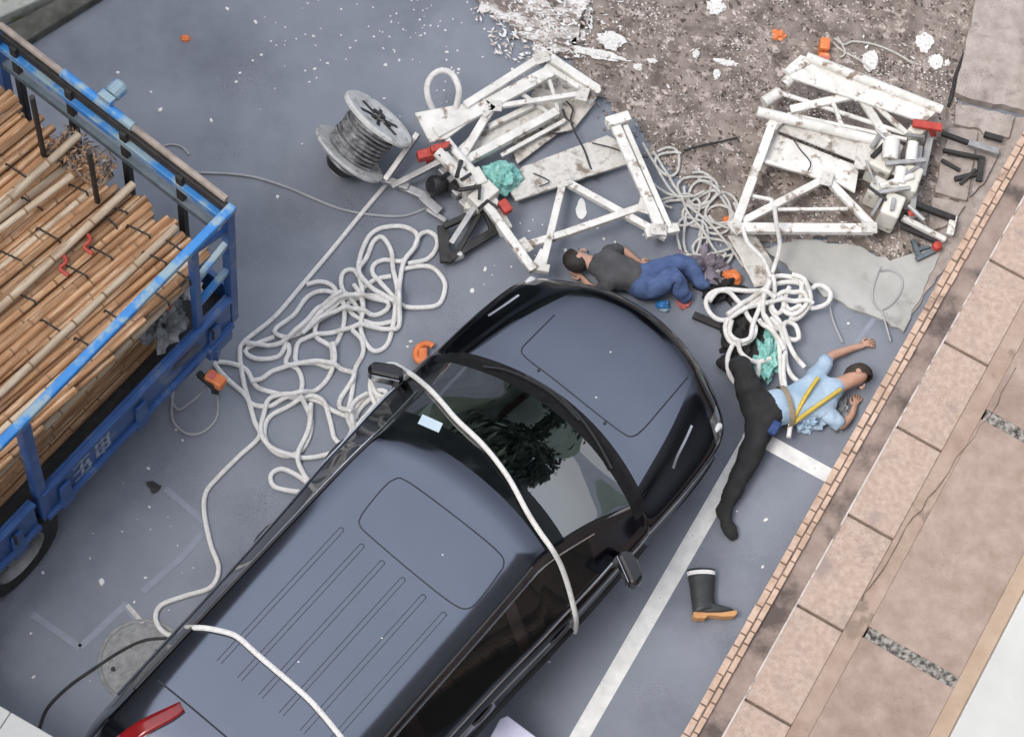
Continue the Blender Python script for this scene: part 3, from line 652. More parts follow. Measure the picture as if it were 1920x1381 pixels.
for s in (0.11, TWD - .11):
    c = TP(2.42, s, .42); sd = -TW if s < 1 else TW
    wh = bpy.data.objects.new('wheel', None); COL.objects.link(wh); wh.parent = trk
    b1 = MB(); b1.lathe([(-.12, .24), (-.14, .36), (-.1, .415), (.1, .42), (.14, .38), (.14, .27), (.12, .24)], c, sd, 36); b1.build('tyre', m_tyre, wh, smooth=True)
    b2 = MB(); b2.lathe([(.12, .255), (.13, .235), (.05, .22), (.04, .12), (.1, .1), (.11, 0)], c, sd, 30)
    for k in range(6): a_ = k * math.pi / 3; b2.lathe([(.04, .02), (.065, .018), (.07, 0)], c + (TU * math.cos(a_) + Z * math.sin(a_)) * .16, sd, 8)
    b2.build('rim', m_rim, wh, smooth=True)
tpart('mudguard', m_dark, lambda b: b.prism([TP(1.9, .05, .86), TP(2.95, .05, .86), TP(2.95, .4, .86), TP(1.9, .4, .86)], (0, 0, .03)))

# bamboo: every pole its own object
def pole_mesh(seed, mt):
    r = random.Random(seed); mb = MB(); L = 4.2; pts = []; rad = []; x = 0; nodes = []
    while x < L:
        g = r.uniform(.3, .44); nodes.append(x + g); x += g
    k = 0; N = 60
    bow = r.uniform(-.02, .02); xs_ = sorted([L * i / N for i in range(N + 1)] + [q + e for q in nodes if q < L - .02 for e in (-.008, 0, .008)])
    for q in xs_:
        near = min(abs(q - z_) for z_ in nodes); rr = .030 * (1 - .06 * q / L) + (.0045 if near < .002 else 0)
        pts.append(Vector((q, math.sin(q * 1.1) * bow, math.cos(q * .9 + seed) * .004))); rad.append(rr)
    mb.tube(pts, rad, 9)
    for i, f in enumerate(mb.f):
        if len(f) == 4:
            q = sum(mb.v[k].x for k in f) / 4
            if min(abs(q - z_) for z_ in nodes) < .007: mb.mi[i] = 1
    o = mb.build('bamboo_pole', [mt, m_node], None, True); me = o.data; bpy.data.objects.remove(o); return me
PM = [pole_mesh(s, m_bamboo) for s in range(5)] + [pole_mesh(s + 20, m_bamboo2) for s in range(3)]
r = random.Random(11)
def pole(u, w_, z, yaw, pitch, pale, lab, grp):
    me = PM[5 + r.randrange(3)] if pale else PM[r.randrange(5)]
    o = bpy.data.objects.new('bamboo_pole', me); COL.objects.link(o)
    d = (TU + TW * yaw + Z * pitch).normalized(); s = d.cross(Z).normalized(); uu = s.cross(d)
    M = Matrix((d, -s, uu)).transposed().to_4x4(); M.translation = TP(u, w_, z)
    sc = r.uniform(.88, 1.12); o.matrix_basis = M @ Matrix.Rotation(r.uniform(0, 6.28), 4, 'X') @ Matrix.Diagonal((r.uniform(.97, 1.05), sc, sc, 1))
    tag(o, lab, 'bamboo pole', grp); return o
def ztop(w_): return 1.95 + .055 * math.sin(w_ * 3.1 + .4) + .05 * (w_ / 2)
YAW = .085
for lay in range(2):
    k = -4
    while True:
        w0 = .06 + k * .057 + lay * .0285; k += 1
        if w0 > 2.08: break
        u0 = .13 + r.uniform(0, .14) + lay * .03
        if w0 < .06:
            u0 += (.06 - w0) / YAW; w0 = .06
        pale = (r.random() < (.15 if w0 < 1.25 else .06))
        if lay == 0: lb = 'pale bleached bamboo pole in the top layer on the truck' if pale else 'brown bamboo pole in the top layer on the truck'
        else: lb = 'bamboo pole in the second layer, showing between the top poles on the truck'; pale = False
        pole(u0, w0, ztop(w0) - lay * .052 + r.uniform(-.012, .018), YAW + r.uniform(-.022, .022), r.uniform(-.008, .008), pale, lb, 'bamboo poles stacked on the truck')
for (z, wv, uu) in [(1.84, .075, .3), (1.78, .09, .36)]:
    pole(uu, wv, z, .01, 0, z > 1.8, 'bamboo pole along the outer side of the stack beneath the worn blue rail', 'bamboo poles along the side of the load')
for row in range(9):
    for c_ in range(2):
        z = 1.0 + row * .07; wv = .2 + c_ * .07 + (.02 if row % 2 else 0) + row * .012
        pole(.42 + r.uniform(0, .35), wv, z, r.uniform(-.01, .015), r.uniform(-.006, .006), r.random() < .12, 'shaded bamboo pole low in the load behind the side gate', 'shaded bamboo poles behind the gate')
# a few loose poles on top
for (px, py, z, yw) in ((150, 250, 2.13, .03), (135, 330, 2.1, .12), (250, 345, 2.09, .05), (330, 425, 2.06, .03)):
    q = P(px, py, z) - TR; o = pole(max(.12, q.dot(TU)), q.dot(TW), z, yw, 0.004, True, 'loose pale bamboo pole lying across the top of the load', 'loose bamboo poles on top of the load')
# black ties round bundles
def tie(px, py, wid, ang, z):
    c = P(px, py, z) - TR; u0, w0 = c.dot(TU), c.dot(TW); pts = []
    for i in range(15):
        t = (i / 14 - .5) * wid; h = ztop(w0 + t) + .055 + .012 * abs(math.sin(i * 1.25))
        if i in (0, 14): h -= .06
        pts.append(TP(u0 + t * ang, w0 + t, h))
    mb = MB(); mb.tube(pts, .0075, 6); return mb
for (px, py, wd, an) in ((146, 353, .16, .2), (205, 418, .18, -.1), (140, 512, .24, .15), (290, 490, .2, .25), (300, 560, .16, .1), (60, 380, .2, .1), (225, 400, .12, .3), (45, 560, .2, .2), (215, 600, .18, .1), (110, 300, .2, .2), (90, 440, .22, .1), (190, 480, .2, .15), (260, 440, .2, .2), (330, 470, .2, .1), (20, 480, .2, .2), (100, 620, .22, .1), (160, 650, .18, .2), (340, 520, .16, .1), (30, 320, .2, .1)):
    single('black_tie', tie(px, py, wd, an, 2.0), m_dark, 'short black tie cinching a few bamboo poles together', 'tie', 'black ties round the bamboo', True)
for (px, py, lab) in ((120, 480, 'red and white twist of tie on a bamboo bundle near the middle'), (165, 440, 'orange red tie among brown bamboo poles')):
    q = P(px, py, 2.08); mb = MB(); mb.tube(spline([q, q + Vector((.03, -.05, .02)), q + Vector((.0, -.1, .0)), q + Vector((.07, -.14, 0))], .01), .014, 6)
    single('red_tie', mb, m_redp, lab, 'tie', None, True)
for (px, py, z0, z1, lab) in ((167, 285, 1.9, 2.75, 'thin black steel stake standing among the poles nearer the truck corner'), (60, 182, 1.9, 2.8, 'thin black stake standing among the poles by the left frame edge')):
    q = P(px, py, z1); mb = MB(); mb.tube([q, Vector((q.x + .01, q.y, z0))], .022, 8); single('steel_stake', mb, m_dark, lab, 'stake', 'steel stakes in the bamboo load', True)
# dead leaves / twigs caught by the end rails
mb = MB(); rr = random.Random(3)
for i in range(420):
    c = TP(rr.uniform(.08, .35), rr.uniform(1.0, 1.5), 2.02 + rr.uniform(-.05, .1)); a_ = rr.uniform(0, 6.28); d_ = Vector((math.cos(a_), math.sin(a_), rr.uniform(-.4, .4))); s_ = d_.cross(Z).normalized()
    l_ = rr.uniform(.012, .045); w2 = rr.uniform(.004, .011); mb.add([c - d_ * l_, c + s_ * w2, c + d_ * l_, c - s_ * w2], [(0, 1, 2, 3)], rr.randrange(3))
o = mb.build('leaf_litter', [m_shard1, m_shard2, m_bamboo]); o['kind'] = 'stuff'; o['label'] = 'dry leaves and twigs caught at the end of the bamboo load'
def crumple(c, rx, ry, h, seed, n=16, rough_=.5):
    """crumpled lump of cloth or sheet resting at c"""
    mb = MB(); rr = random.Random(seed); off = Vector((seed * 3.1, seed * 1.7, 0)); g = {}
    for i in range(n + 1):
        for j in range(2 * n):
            th = math.pi / 2 * i / n; ph = math.pi * j / n
            d_ = Vector((math.sin(th) * math.cos(ph), math.sin(th) * math.sin(ph), math.cos(th)))
            f = 1 + rough_ * noise.fractal(d_ * 2.2 + off, .8, 2.1, 4)
            g[i, j] = len(mb.v); mb.v.append(Vector(c) + Vector((d_.x * rx * f, d_.y * ry * f, max(0, d_.z * h * f))))
    for i in range(n):
        for j in range(2 * n):
            j2 = (j + 1) % (2 * n); mb.f.append((g[i, j], g[i + 1, j], g[i + 1, j2], g[i, j2])); mb.mi.append(0)
    mb.f.append(tuple(g[n, j] for j in range(2 * n))); mb.mi.append(0)
    return mb
single('plastic_sheet', crumple(TP(.62, .16, 1.32), .16, .2, .32, 4, 20, .7), m_sheet, 'crumpled grey plastic sheet stuffed beside the bamboo inside the truck corner', 'sheet', None, True)
single('white_bag', crumple(TP(.28, .16, 1.38), .08, .09, .12, 8, 14, .4), m_chip, 'small white bag behind the blue braces at the truck corner', 'bag', None, True)
single('red_cloth', crumple(P(308, 572, 1.75), .05, .04, .05, 5, 10, .5), m_redp, 'small red rag tucked between the bamboo and the grey sheet', 'rag', None, True)

# ------------------------------------------------------------------ ropes
def rope_mb(paths, r, base=0.0, z0=None, n=8, zwob=0.0):
    """ropes laid one after the other on the ground; each passes over what lies there already"""
    mb = MB(); cells = {}; cs = r * 2.2
    for path in paths:
        pts = []
        for p in spline([(p[0], p[1], p[2] if len(p) > 2 else base + r) for p in path], 5): pts.append(P(p.x, p.y, p.z))
        zs = []
        for i, q in enumerate(pts):
            z = q.z; cx, cy = int(math.floor(q.x / cs)), int(math.floor(q.y / cs))
            for dx in (-1, 0, 1):
                for dy in (-1, 0, 1):
                    for (ox, oy, oz, pi, ii) in cells.get((cx + dx, cy + dy), ()):
                        if pi == id(path) and abs(ii - i) < 14: continue
                        dd = math.hypot(ox - q.x, oy - q.y)
                        if dd < 2 * r: z = max(z, oz + 1.5 * math.sqrt(max(0, 4 * r * r - dd * dd)) * .66)
            z = min(z, max(q.z, base + r * 10)); zs.append(z); cells.setdefault((cx, cy), []).append((q.x, q.y, z, id(path), i))
        for _ in range(3): zs = [(zs[max(i - 1, 0)] + 2 * zs[i] + zs[min(i + 1, len(zs) - 1)]) / 4 for i in range(len(zs))]
        mb.tube([Vector((q.x, q.y, z)) for q, z in zip(pts, zs)], r, n)
    return mb
def zc(pts, sc, ox, oy): return [(ox + x / sc, oy + y / sc) for x, y in pts]
Zl = lambda pts: zc(pts, 2.465, 380, 400)
RT = .0198
L1 = Zl([(845, -130), (735, 0), (600, 165), (460, 330), (330, 480), (195, 590), (172, 650), (190, 780), (215, 870), (240, 960), (262, 1030), (170, 1120), (70, 1220), (15, 1290)]) + [(383, 960), (395, 1020), (410, 1065), (395, 1100), (345, 1117), (302, 1134), (292, 1160), (308, 1185), (335, 1194)]
HEAP = [
 [(330, 570), (210, 620), (205, 650), (260, 672), (350, 660), (390, 600), (400, 640), (385, 690), (440, 720), (460, 790), (430, 850), (340, 830), (250, 800), (200, 720), (120, 690), (60, 690), (65, 710), (120, 770), (190, 830), (230, 880), (310, 890), (370, 860), (440, 850), (540, 870), (600, 910), (680, 940), (720, 950)],
 [(480, 330), (540, 315), (600, 335), (640, 400), (700, 470), (790, 510), (870, 500), (905, 480), (900, 430), (860, 400), (790, 380), (720, 390), (640, 440), (560, 480), (470, 540), (400, 570), (340, 560), (340, 530), (420, 470), (480, 390), (540, 360), (600, 370), (650, 430), (650, 520), (610, 610), (570, 600), (520, 560), (540, 490), (620, 430), (700, 380), (790, 310), (870, 290)],
 [(720, 290), (700, 262), (660, 265), (640, 300), (650, 360), (700, 420), (740, 460), (735, 350), (720, 240), (760, 120), (820, 70), (920, 60), (985, 90), (990, 140), (960, 180), (920, 220), (840, 215), (790, 240), (790, 290), (850, 350), (890, 420), (870, 560), (840, 620), (790, 635), (750, 590), (730, 520), (740, 430), (700, 330)],
 [(920, 260), (990, 245), (1060, 250), (1110, 300), (1120, 350), (1090, 420), (1000, 435), (900, 425), (830, 380), (760, 330), (720, 280), (760, 200), (790, 130), (830, 110), (870, 170), (880, 260), (900, 350), (890, 420)],
 [(950, 240), (1040, 210), (1080, 160), (1080, 110), (1040, 85), (1000, 110), (975, 170), (930, 230), (910, 330), (905, 420), (910, 500), (890, 540), (800, 530), (720, 520), (640, 545), (540, 560), (450, 590), (430, 650), (440, 690), (520, 690), (590, 710), (600, 650), (590, 610)],
 [(690, 540), (735, 590), (740, 650), (705, 720), (690, 830), (670, 940), (690, 1000), (650, 1060), (610, 1040), (590, 960), (560, 880), (510, 850), (440, 870), (380, 900), (310, 940), (285, 1010), (310, 1080), (380, 1120), (460, 1090), (500, 1000), (490, 920), (450, 860)],
 [(600, 610), (610, 680), (580, 760), (520, 820), (440, 850), (320, 850), (285, 920), (270, 1020), (320, 1090), (420, 1125), (520, 1125), (620, 1095), (680, 1050), (735, 985)],
 [(500, 880), (490, 1000), (440, 1120), (460, 1190), (500, 1250), (480, 1240), (420, 1200), (360, 1180), (315, 1210), (330, 1260), (400, 1280), (462, 1287)],
 [(420, 560), (520, 490), (600, 430), (690, 400), (800, 400), (860, 430), (800, 470), (700, 450), (620, 460), (540, 500), (460, 560)],
 [(700, 960), (730, 900), (790, 850), (830, 870), (780, 920), (720, 990), (690, 940), (740, 860), (800, 820), (850, 830), (790, 900), (740, 960), (700, 1010), (690, 900), (760, 840)],
 [(220, 780), (270, 765), (330, 725), (420, 705), (540, 690), (640, 720), (700, 755), (640, 850), (635, 900), (690, 945)],
 [(640, 400), (560, 430), (470, 520), (360, 600), (250, 610), (200, 600)]]
single('coiled_rope_heap', rope_mb([Zl(p) for p in HEAP], RT), m_rope, 'big loose heap of thick white rope loops between the truck and the van', 'rope', None, True)
# long rope: along the ground, then up over the van's roof
mb = rope_mb([L1], RT)
def drape(pxs, r, start=None, end=None):
    pts = list(start or [])
    for p in spline(pxs, 5):
        q = on_car(p.x, p.y, r * .9)
        if q is None: continue
        pts.append(q)
    pts += list(end or [])
    k = 3
    for _ in range(4): pts = [pts[0]] + [(pts[i - 1] + 2 * pts[i] + pts[i + 1]) / 4 for i in range(1, len(pts) - 1)] + [pts[-1]]
    return pts
e0 = P(335, 1194, RT)
mb.tube(drape([(352, 1180), (380, 1178), (415, 1184), (445, 1194), (480, 1225), (530, 1268), (580, 1312), (620, 1358), (660, 1408)], RT, [e0, e0 + Z * .5 + HY * -.05]), RT, 8)
single('long_rope', mb, m_rope, 'long white rope running from the wrecked platform past the truck and over the van roof', 'rope', None, True)
mb = MB(); c0 = [P(x, y, 1.0) for x, y in ((708, 765), (694, 735), (697, 705), (715, 686), (738, 682))]
ring = [P(x, y, z) for x, y, z in ((776, 722, 1.2), (772, 738, 1.12), (752, 748, 1.06), (725, 745, 1.04), (706, 738, 1.05))]
pts = drape([(775, 706), (800, 728), (828, 758), (855, 790), (905, 838), (950, 896), (985, 960), (1010, 1000), (1040, 1042), (1058, 1085), (1072, 1135), (1077, 1165), (1070, 1195), (1060, 1215)], RT, spline(ring[::-1] + [P(776, 715, 1.24)], .03) if False else spline([P(708, 765, .7)] + c0 + [P(758, 694, 1.1)], .03))
mb.tube(pts, RT, 8); mb.tube(spline(ring + [P(696, 715, 1.03)], .03), RT, 8)
single('draped_rope', mb, m_rope, 'white rope looped round the wing mirror and lying across the van windscreen', 'rope', None, True)

# right hand heaps
Zr = lambda pts: zc(pts, 3.452, 1260, 480)
HEAP2 = [
 [(640, 110), (600, 210), (500, 225), (350, 215), (260, 235), (220, 290), (240, 360), (300, 410), (370, 405), (450, 350), (540, 290), (600, 230), (680, 180), (800, 170), (890, 215), (930, 190), (980, 195), (1025, 240), (1010, 300), (950, 330), (890, 330), (870, 260), (820, 170), (740, 130), (660, 140), (640, 200)],
 [(240, 300), (290, 240), (370, 240), (440, 310), (490, 390), (540, 460), (520, 530), (450, 570), (380, 555), (345, 480), (360, 420), (460, 360), (560, 310), (620, 250)],
 [(600, 240), (560, 350), (520, 450), (500, 540), (430, 560), (370, 510), (380, 430)],
 [(640, 150), (660, 250), (640, 340), (700, 430), (720, 500), (770, 540), (820, 530), (800, 450), (740, 430), (690, 480), (600, 400), (580, 300), (620, 200)],
 [(830, 190), (830, 280), (790, 380), (760, 420), (820, 400), (880, 330), (890, 260), (840, 180), (770, 140)],
 [(590, 390), (650, 480), (690, 560), (700, 680), (710, 800), (740, 900), (800, 940), (880, 960), (960, 950), (990, 1000)],
 [(640, 400), (700, 500), (730, 600), (740, 700), (780, 780), (840, 820), (870, 800)],
 [(700, 480), (760, 580), (800, 650), (860, 720)],
 [(420, 560), (440, 620), (500, 670), (560, 685), (640, 660)],
 [(390, 580), (360, 660), (370, 760), (420, 825), (490, 825), (550, 780), (560, 700)],
 [(800, 850), (800, 960), (770, 1080), (755, 1170)],
 [(720, 650), (715, 760), (730, 870), (760, 960), (770, 1040)],
 [(760, 200), (730, 280), (760, 350), (830, 330)], [(700, 260), (720, 330), (680, 380), (640, 330), (700, 250), (780, 240), (850, 260), (860, 330), (780, 390), (700, 350)],
 [(600, 330), (700, 300), (800, 300), (900, 330)], [(560, 420), (680, 540), (720, 620)], [(660, 300), (560, 260), (480, 300), (350, 400)]]
single('knotted_rope_heap', rope_mb([Zr(p) for p in HEAP2], RT, .12), m_rope, 'thick white rope bunched in a knotted heap over the person beside the van', 'rope', None, True)
single('falling_rope', rope_mb([[(1452, 385, .55), (1456, 420, .45), (1462, 460, .3), (1452, 500, .2), (1447, 512, .2)], [(1393, 425, .3), (1402, 455, .28), (1430, 485, .25), (1445, 520, .22)]], RT * .9), m_rope, 'white rope end hanging from the right platform frame into the rope heap', 'rope', None, True)
THIN = []
rr = random.Random(5)
for (cx, cy, a_, b_, k) in ((1248, 300, 25, 24, 1.0), (1300, 350, 34, 28, 1.6), (1322, 392, 44, 36, 1.4), (1345, 430, 40, 46, 1.2), (1310, 360, 28, 24, 1.0), (1290, 440, 26, 40, 1.2), (1330, 470, 34, 30, 1), (1270, 390, 40, 26, 1.1), (1350, 390, 30, 30, 1.3)):
    st = rr.uniform(0, 6.28); path = []
    for i in range(int(14 * k) + 4):
        t = st + i * .46; g = 1 + .12 * math.sin(i * 1.3 + cx); path.append((cx + a_ * g * math.cos(t) + i * .6, cy + b_ * g * math.sin(t) + i * .5))
    THIN.append(path)
THIN += [[(1205, 268), (1240, 330), (1270, 370), (1330, 420), (1372, 470), (1395, 500)], [(1195, 300), (1225, 345), (1280, 375), (1320, 360)], [(1225, 285), (1262, 345), (1290, 400), (1330, 455), (1345, 480), (1330, 490), (1285, 480)],
         [(1280, 482), (1340, 478), (1380, 462)], [(1286, 400), (1282, 450), (1288, 480)], [(1150, 250), (1200, 300), (1212, 330), (1238, 380), (1260, 390)]]
single('thin_rope_tangle', rope_mb(THIN, .0115, .04), m_rope2, 'tangle of thin grey rope loops between the two white platform frames', 'rope', None, True)
single('grey_wire', rope_mb([[(345, 322), (380, 324), (430, 326), (480, 333), (540, 352), (590, 373), (640, 392), (700, 403), (760, 404), (810, 385)]], .011), m_cable, 'thin grey wire stretched across the ground from the truck to the reel', 'wire', None, True)
single('wire_loop', rope_mb([[(298, 278), (318, 271), (340, 275), (355, 290)]], .009), m_cable, 'small curl of pale wire on the ground just outside the truck end rail', 'wire', None, True)
single('black_cable', rope_mb([[(60, 1420), (74, 1365), (90, 1325), (130, 1285), (180, 1250), (230, 1218), (270, 1200), (310, 1196), (340, 1200)]], .012), m_dark, 'thin black cable snaking over the manhole cover at lower left', 'cable', None, True)
single('looped_cable', rope_mb([[(390, 715, .3), (385, 730), (360, 752), (335, 768), (322, 750), (326, 725), (322, 760), (325, 790), (350, 812), (380, 810), (405, 785), (408, 750), (400, 725, .2)]], .011), m_cable, 'grey cable hanging in loops below the truck corner and orange box', 'cable', None, True)
single('loose_twine', rope_mb([[(1556, 575), (1562, 600), (1570, 620), (1580, 642)], [(1652, 500), (1640, 530), (1636, 560), (1650, 580), (1672, 570), (1690, 545), (1690, 520), (1670, 506), (1652, 508)], [(1652, 580), (1660, 605), (1670, 640)]], .008, .034), m_cable, 'thin grey twine curled on the damp concrete by the brick edging', 'cord', None, True)
single('electric_wire', rope_mb([[(1282, 282, .05), (1320, 272, .05), (1350, 266, .05), (1382, 258, .05)]], .009, .03), m_dark, 'thin straight black wire lying over the brown dirt left of the right platform', 'wire', None, True)
single('electric_wire', rope_mb([[(1062, 190, .12), (1074, 205, .12), (1070, 225, .12), (1078, 248, .12), (1095, 280, .15), (1106, 310, .15), (1118, 338, .06)], [(1055, 205, .12), (1062, 222, .12), (1076, 232, .12)], [(1010, 240, .12), (1040, 250, .12), (1062, 248, .12)]], .008, .03), m_dark, 'forked black wire lying across the panels of the left platform', 'wire', None, True)
single('electric_wire', rope_mb([[(1110, 268, .17), (1150, 278, .17), (1180, 290, .17), (1215, 296, .05)], [(1000, 325, .17), (1030, 340, .17), (1010, 350, .17)]], .006, .03), m_dark, 'thin dark wire along the toe board of the left platform', 'wire', None, True)
single('electric_wire', rope_mb([[(1488, 262, .26), (1500, 280, .26), (1520, 305, .26), (1515, 320, .26)]], .006, .03), m_dark, 'thin dark wire hanging over the planks of the right platform', 'wire', None, True)
mb = MB(); pts = [P(*q) for q in ((812, 205, .3), (803, 185, .4), (801, 160, .45), (812, 140, .48), (830, 132, .5), (848, 140, .48), (860, 165, .45), (858, 190, .36), (852, 208, .3))]
mb.tube(spline(pts, .03), .026, 10); single('rope_loop', mb, m_rope, 'stiff white rope loop standing at the corner of the left platform', 'rope', None, True)

# ------------------------------------------------------------------ wrecked work platforms
def B(mb, x0, y0, z0, x1, y1, z1, wd, h=None): mb.beam(P(x0, y0, z0), P(x1, y1, z1), wd, h)
def TB(mb, x0, y0, z0, x1, y1, z1, rr): mb.tube([P(x0, y0, z0), P(x1, y1, z1)], rr, 10)
pa = thing('broken_platform', 'upper half of the left wrecked white platform, dusty panel between bent rails', 'platform', P(950, 230, 0))
mb = MB(); mb.prism([P(x, y, .05) for x, y in ((957, 282), (970, 310), (1047, 252), (1075, 245), (1116, 194), (1105, 176), (1036, 136), (1000, 165), (985, 225))], (0, 0, .03)); mb.build('floor_panel', m_board, pa, bevel=0.006)
mb = MB(); mb.prism([P(x, y, .3) for x, y in ((777, 214), (866, 197), (912, 188), (918, 203), (838, 262), (806, 270))], (0, 0, .025)); mb.build('end_plate', m_wframe, pa, bevel=0.006)
for a_ in ((872, 199, .34, 1016, 108, .34, .07, .06), (816, 250, .32, 1033, 134, .30, .11, .05), (866, 307, .22, 1045, 210, .2, .075, .075), (1013, 97, .33, 1122, 170, .3, .075, .06), (1022, 124, .3, 1094, 170, .28, .05, .05),
           (864, 298, .25, 926, 195, .3, .07, .05), (924, 201, .3, 1092, 176, .28, .045, .04), (915, 239, .2, 1004, 196, .2, .05, .05), (1092, 165, .28, 1110, 190, .2, .09, .06), (852, 290, .2, 905, 240, .2, .04, .04)):
    mb = MB(); B(mb, *a_); mb.build('frame_rail', m_wframe, pa, bevel=0.008)
for x, y in ((1016, 108), (866, 307), (1120, 168)):
    mb = MB(); TB(mb, x, y, .34, x - 2, y + 8, 0.0, .03); mb.build('stub_leg', m_wframe, pa, smooth=True)
mb = MB(); mb.prism([P(x, y, .13) for x, y in ((905, 246), (1000, 200), (1040, 212), (925, 268), (880, 290))], (0, 0, .02)); mb.build('side_panel', m_wdirty, pa, bevel=.004)
for a_ in ((940, 292, .16, 1060, 226, .14, .035, .03), (978, 176, .26, 1030, 214, .16, .035, .03), (1030, 150, .3, 1046, 208, .2, .03, .03), (838, 262, .3, 868, 300, .26, .05, .04)):
    mb = MB(); B(mb, *a_); mb.build('thin_brace', m_wframe, pa, bevel=.004)
pb = thing('toppled_platform', 'lower half of the left wrecked platform, open triangular bracing in front of the van', 'platform', P(1090, 380, 0))
mb = MB(); mb.prism([P(x, y, .1) for x, y in ((978, 316), (1060, 285), (1138, 257), (1172, 274), (1180, 309), (1090, 338), (966, 380), (950, 350))], (0, 0, .035)); mb.build('toe_board', m_wdirty, pb, bevel=0.006)
for a_ in ((1137, 232, .32, 1180, 219, .32, .09, .08), (1152, 232, .3, 1240, 432, .28, .085, .05), (1172, 236, .3, 1256, 428, .28, .045, .05), (1060, 341, .2, 1250, 446, .24, .06, .06), (1056, 340, .2, 1016, 503, .3, .06, .06),
           (982, 462, .26, 1060, 438, .25, .06, .06), (1060, 438, .25, 1214, 385, .25, .06, .06), (908, 378, .3, 1000, 508, .32, .07, .06), (1000, 500, .3, 1030, 506, .3, .07, .06), (1210, 440, .26, 1272, 428, .26, .08, .07), (1018, 470, .28, 1000, 505, .3, .05, .05)):
    mb = MB(); B(mb, *a_); mb.build('frame_rail', m_wframe, pb, bevel=0.008)
for x, y in ((1160, 225), (1245, 436), (985, 463)):
    mb = MB(); TB(mb, x, y, .3, x - 1, y + 6, 0.0, .028); mb.build('stub_leg', m_wframe, pb, smooth=True)

ha = thing('hoist_machine', 'battered cream hoist lying at the joint of the left white platform', 'hoist', P(870, 350, 0))
mb = MB(); TB(mb, 822, 284, .34, 886, 352, .3, .055); TB(mb, 850, 280, .3, 900, 335, .26, .035); mb.build('motor_tube', m_wframe, ha, smooth=True)
mb = MB()
for (x, y, sx, sy, sz, an) in ((885, 345, .2, .16, .22, 40), (905, 372, .24, .14, .2, 55), (868, 325, .16, .12, .16, 30), (935, 408, .3, .1, .14, -52), (895, 390, .22, .07, .1, 10)):
    a2 = R(an); mb.box(P(x, y, sz * .6 + .08), (sx, sy, sz), (Vector((math.cos(a2), math.sin(a2), 0)), Vector((-math.sin(a2), math.cos(a2), 0)), Z))
mb.build('gear_housing', m_cream, ha, bevel=0.015)
mb = MB(); mb.box(P(800, 290, .3), (.16, .08, .08), (Vector((.86, .5, 0)), Vector((-.5, .86, 0)), Z)); mb.box(P(826, 277, .36), (.17, .06, .06), (Vector((.86, .5, 0)), Vector((-.5, .86, 0)), Z)); mb.box(P(806, 300, .22), (.05, .05, .16)); mb.build('red_lever', m_redp, ha, bevel=0.01)
mb = MB(); mb.box(P(947, 388, .3), (.12, .08, .07), (Vector((.7, -.7, 0)), Vector((.7, .7, 0)), Z)); mb.build('red_lever', m_redp, ha, bevel=0.012)
mb = MB(); mb.lathe([(0, 0), (0, .07), (.03, .085), (.12, .085), (.15, .06), (.15, 0)], P(832, 348, .12), Vector((-.6, -.4, .5)), 16); mb.lathe([(0, 0), (0, .05), (.09, .05), (.1, 0)], P(858, 345, .15), Vector((-.3, -.7, .4)), 14); mb.build('drive_motor', m_motor, ha, smooth=True)
mb = MB()
for i in range(6): q = P(820 + i * 13, 300 + i * 20, .12 + .03 * (i % 2)); mb.box(q, (.1, .07, .09), (Vector((.6, .8, 0)), Vector((-.8, .6, 0)), Z))
mb.build('gear_block', m_gmetal, ha, bevel=0.01)
bf = thing('steel_trolley', 'black scorched steel trolley lying below the cream hoist', 'frame', P(870, 440, 0))
for a_ in ((830, 424, .1, 836, 492, .1, .09, .05), (838, 488, .1, 930, 432, .1, .07, .05), (832, 425, .14, 905, 392, .16, .05, .05), (846, 456, .15, 890, 388, .22, .05, .03), (925, 432, .1, 912, 396, .16, .06, .05), (860, 470, .12, 900, 400, .14, .04, .04)):
    mb = MB(); B(mb, *a_); mb.build('frame_bar', m_gmetal if a_[0] == 846 else m_dark, bf, bevel=0.006)
mb = MB(); mb.lathe([(0, 0), (0, .035), (.08, .04), (.1, 0)], P(850, 484, .08), Vector((.7, .5, .2)), 12); mb.build('frame_foot', m_gmetal, bf, smooth=True)
ga = thing('bent_arm', 'bent pale grey steel arm between the cable reel and the platform', 'arm', P(760, 320, 0))
for a_ in ((722, 338, .12, 784, 250, .3, .05, .05), (735, 350, .1, 832, 300, .28, .05, .05), (716, 335, .1, 766, 352, .1, .06, .05), (752, 348, .08, 806, 372, .08, .07, .04), (790, 368, .1, 824, 398, .06, .08, .05), (800, 392, .05, 836, 415, .05, .04, .04)):
    mb = MB(); B(mb, *a_); mb.build('arm_bar', m_gmetal, ga, bevel=0.006)
single('teal_bag', crumple(P(940, 336, .13), .15, .14, .16, 6, 24, .35), m_teal, 'crumpled teal net bag lying on the left platform boards', 'bag', None, True)

pc = thing('fallen_platform', 'right wrecked white platform with its hoist, lying by the brick edged podium', 'platform', P(1570, 290, 0))
mb = MB(); mb.prism([P(x, y, .42) for x, y in ((1468, 134), (1500, 106), (1760, 208), (1738, 228), (1712, 226), (1484, 150))], (0, 0, .03)); mb.build('top_plate', m_wframe, pc, bevel=0.006)
mb = MB(); TB(mb, 1512, 106, .48, 1766, 206, .46, .04); TB(mb, 1520, 112, .45, 1475, 138, .43, .04); mb.build('top_tube', m_wframe, pc, smooth=True)
mb = MB(); TB(mb, 1470, 160, .38, 1496, 132, .4, .05); TB(mb, 1432, 192, .34, 1462, 172, .36, .05); mb.build('round_end_cap', m_wframe, pc, smooth=True)
mb = MB(); TB(mb, 1420, 209, .34, 1668, 270, .3, .045); mb.build('middle_tube', m_wframe, pc, smooth=True)
mb = MB(); TB(mb, 1456, 172, .36, 1695, 250, .32, .02); mb.build('thin_tube', m_wframe, pc, smooth=True)
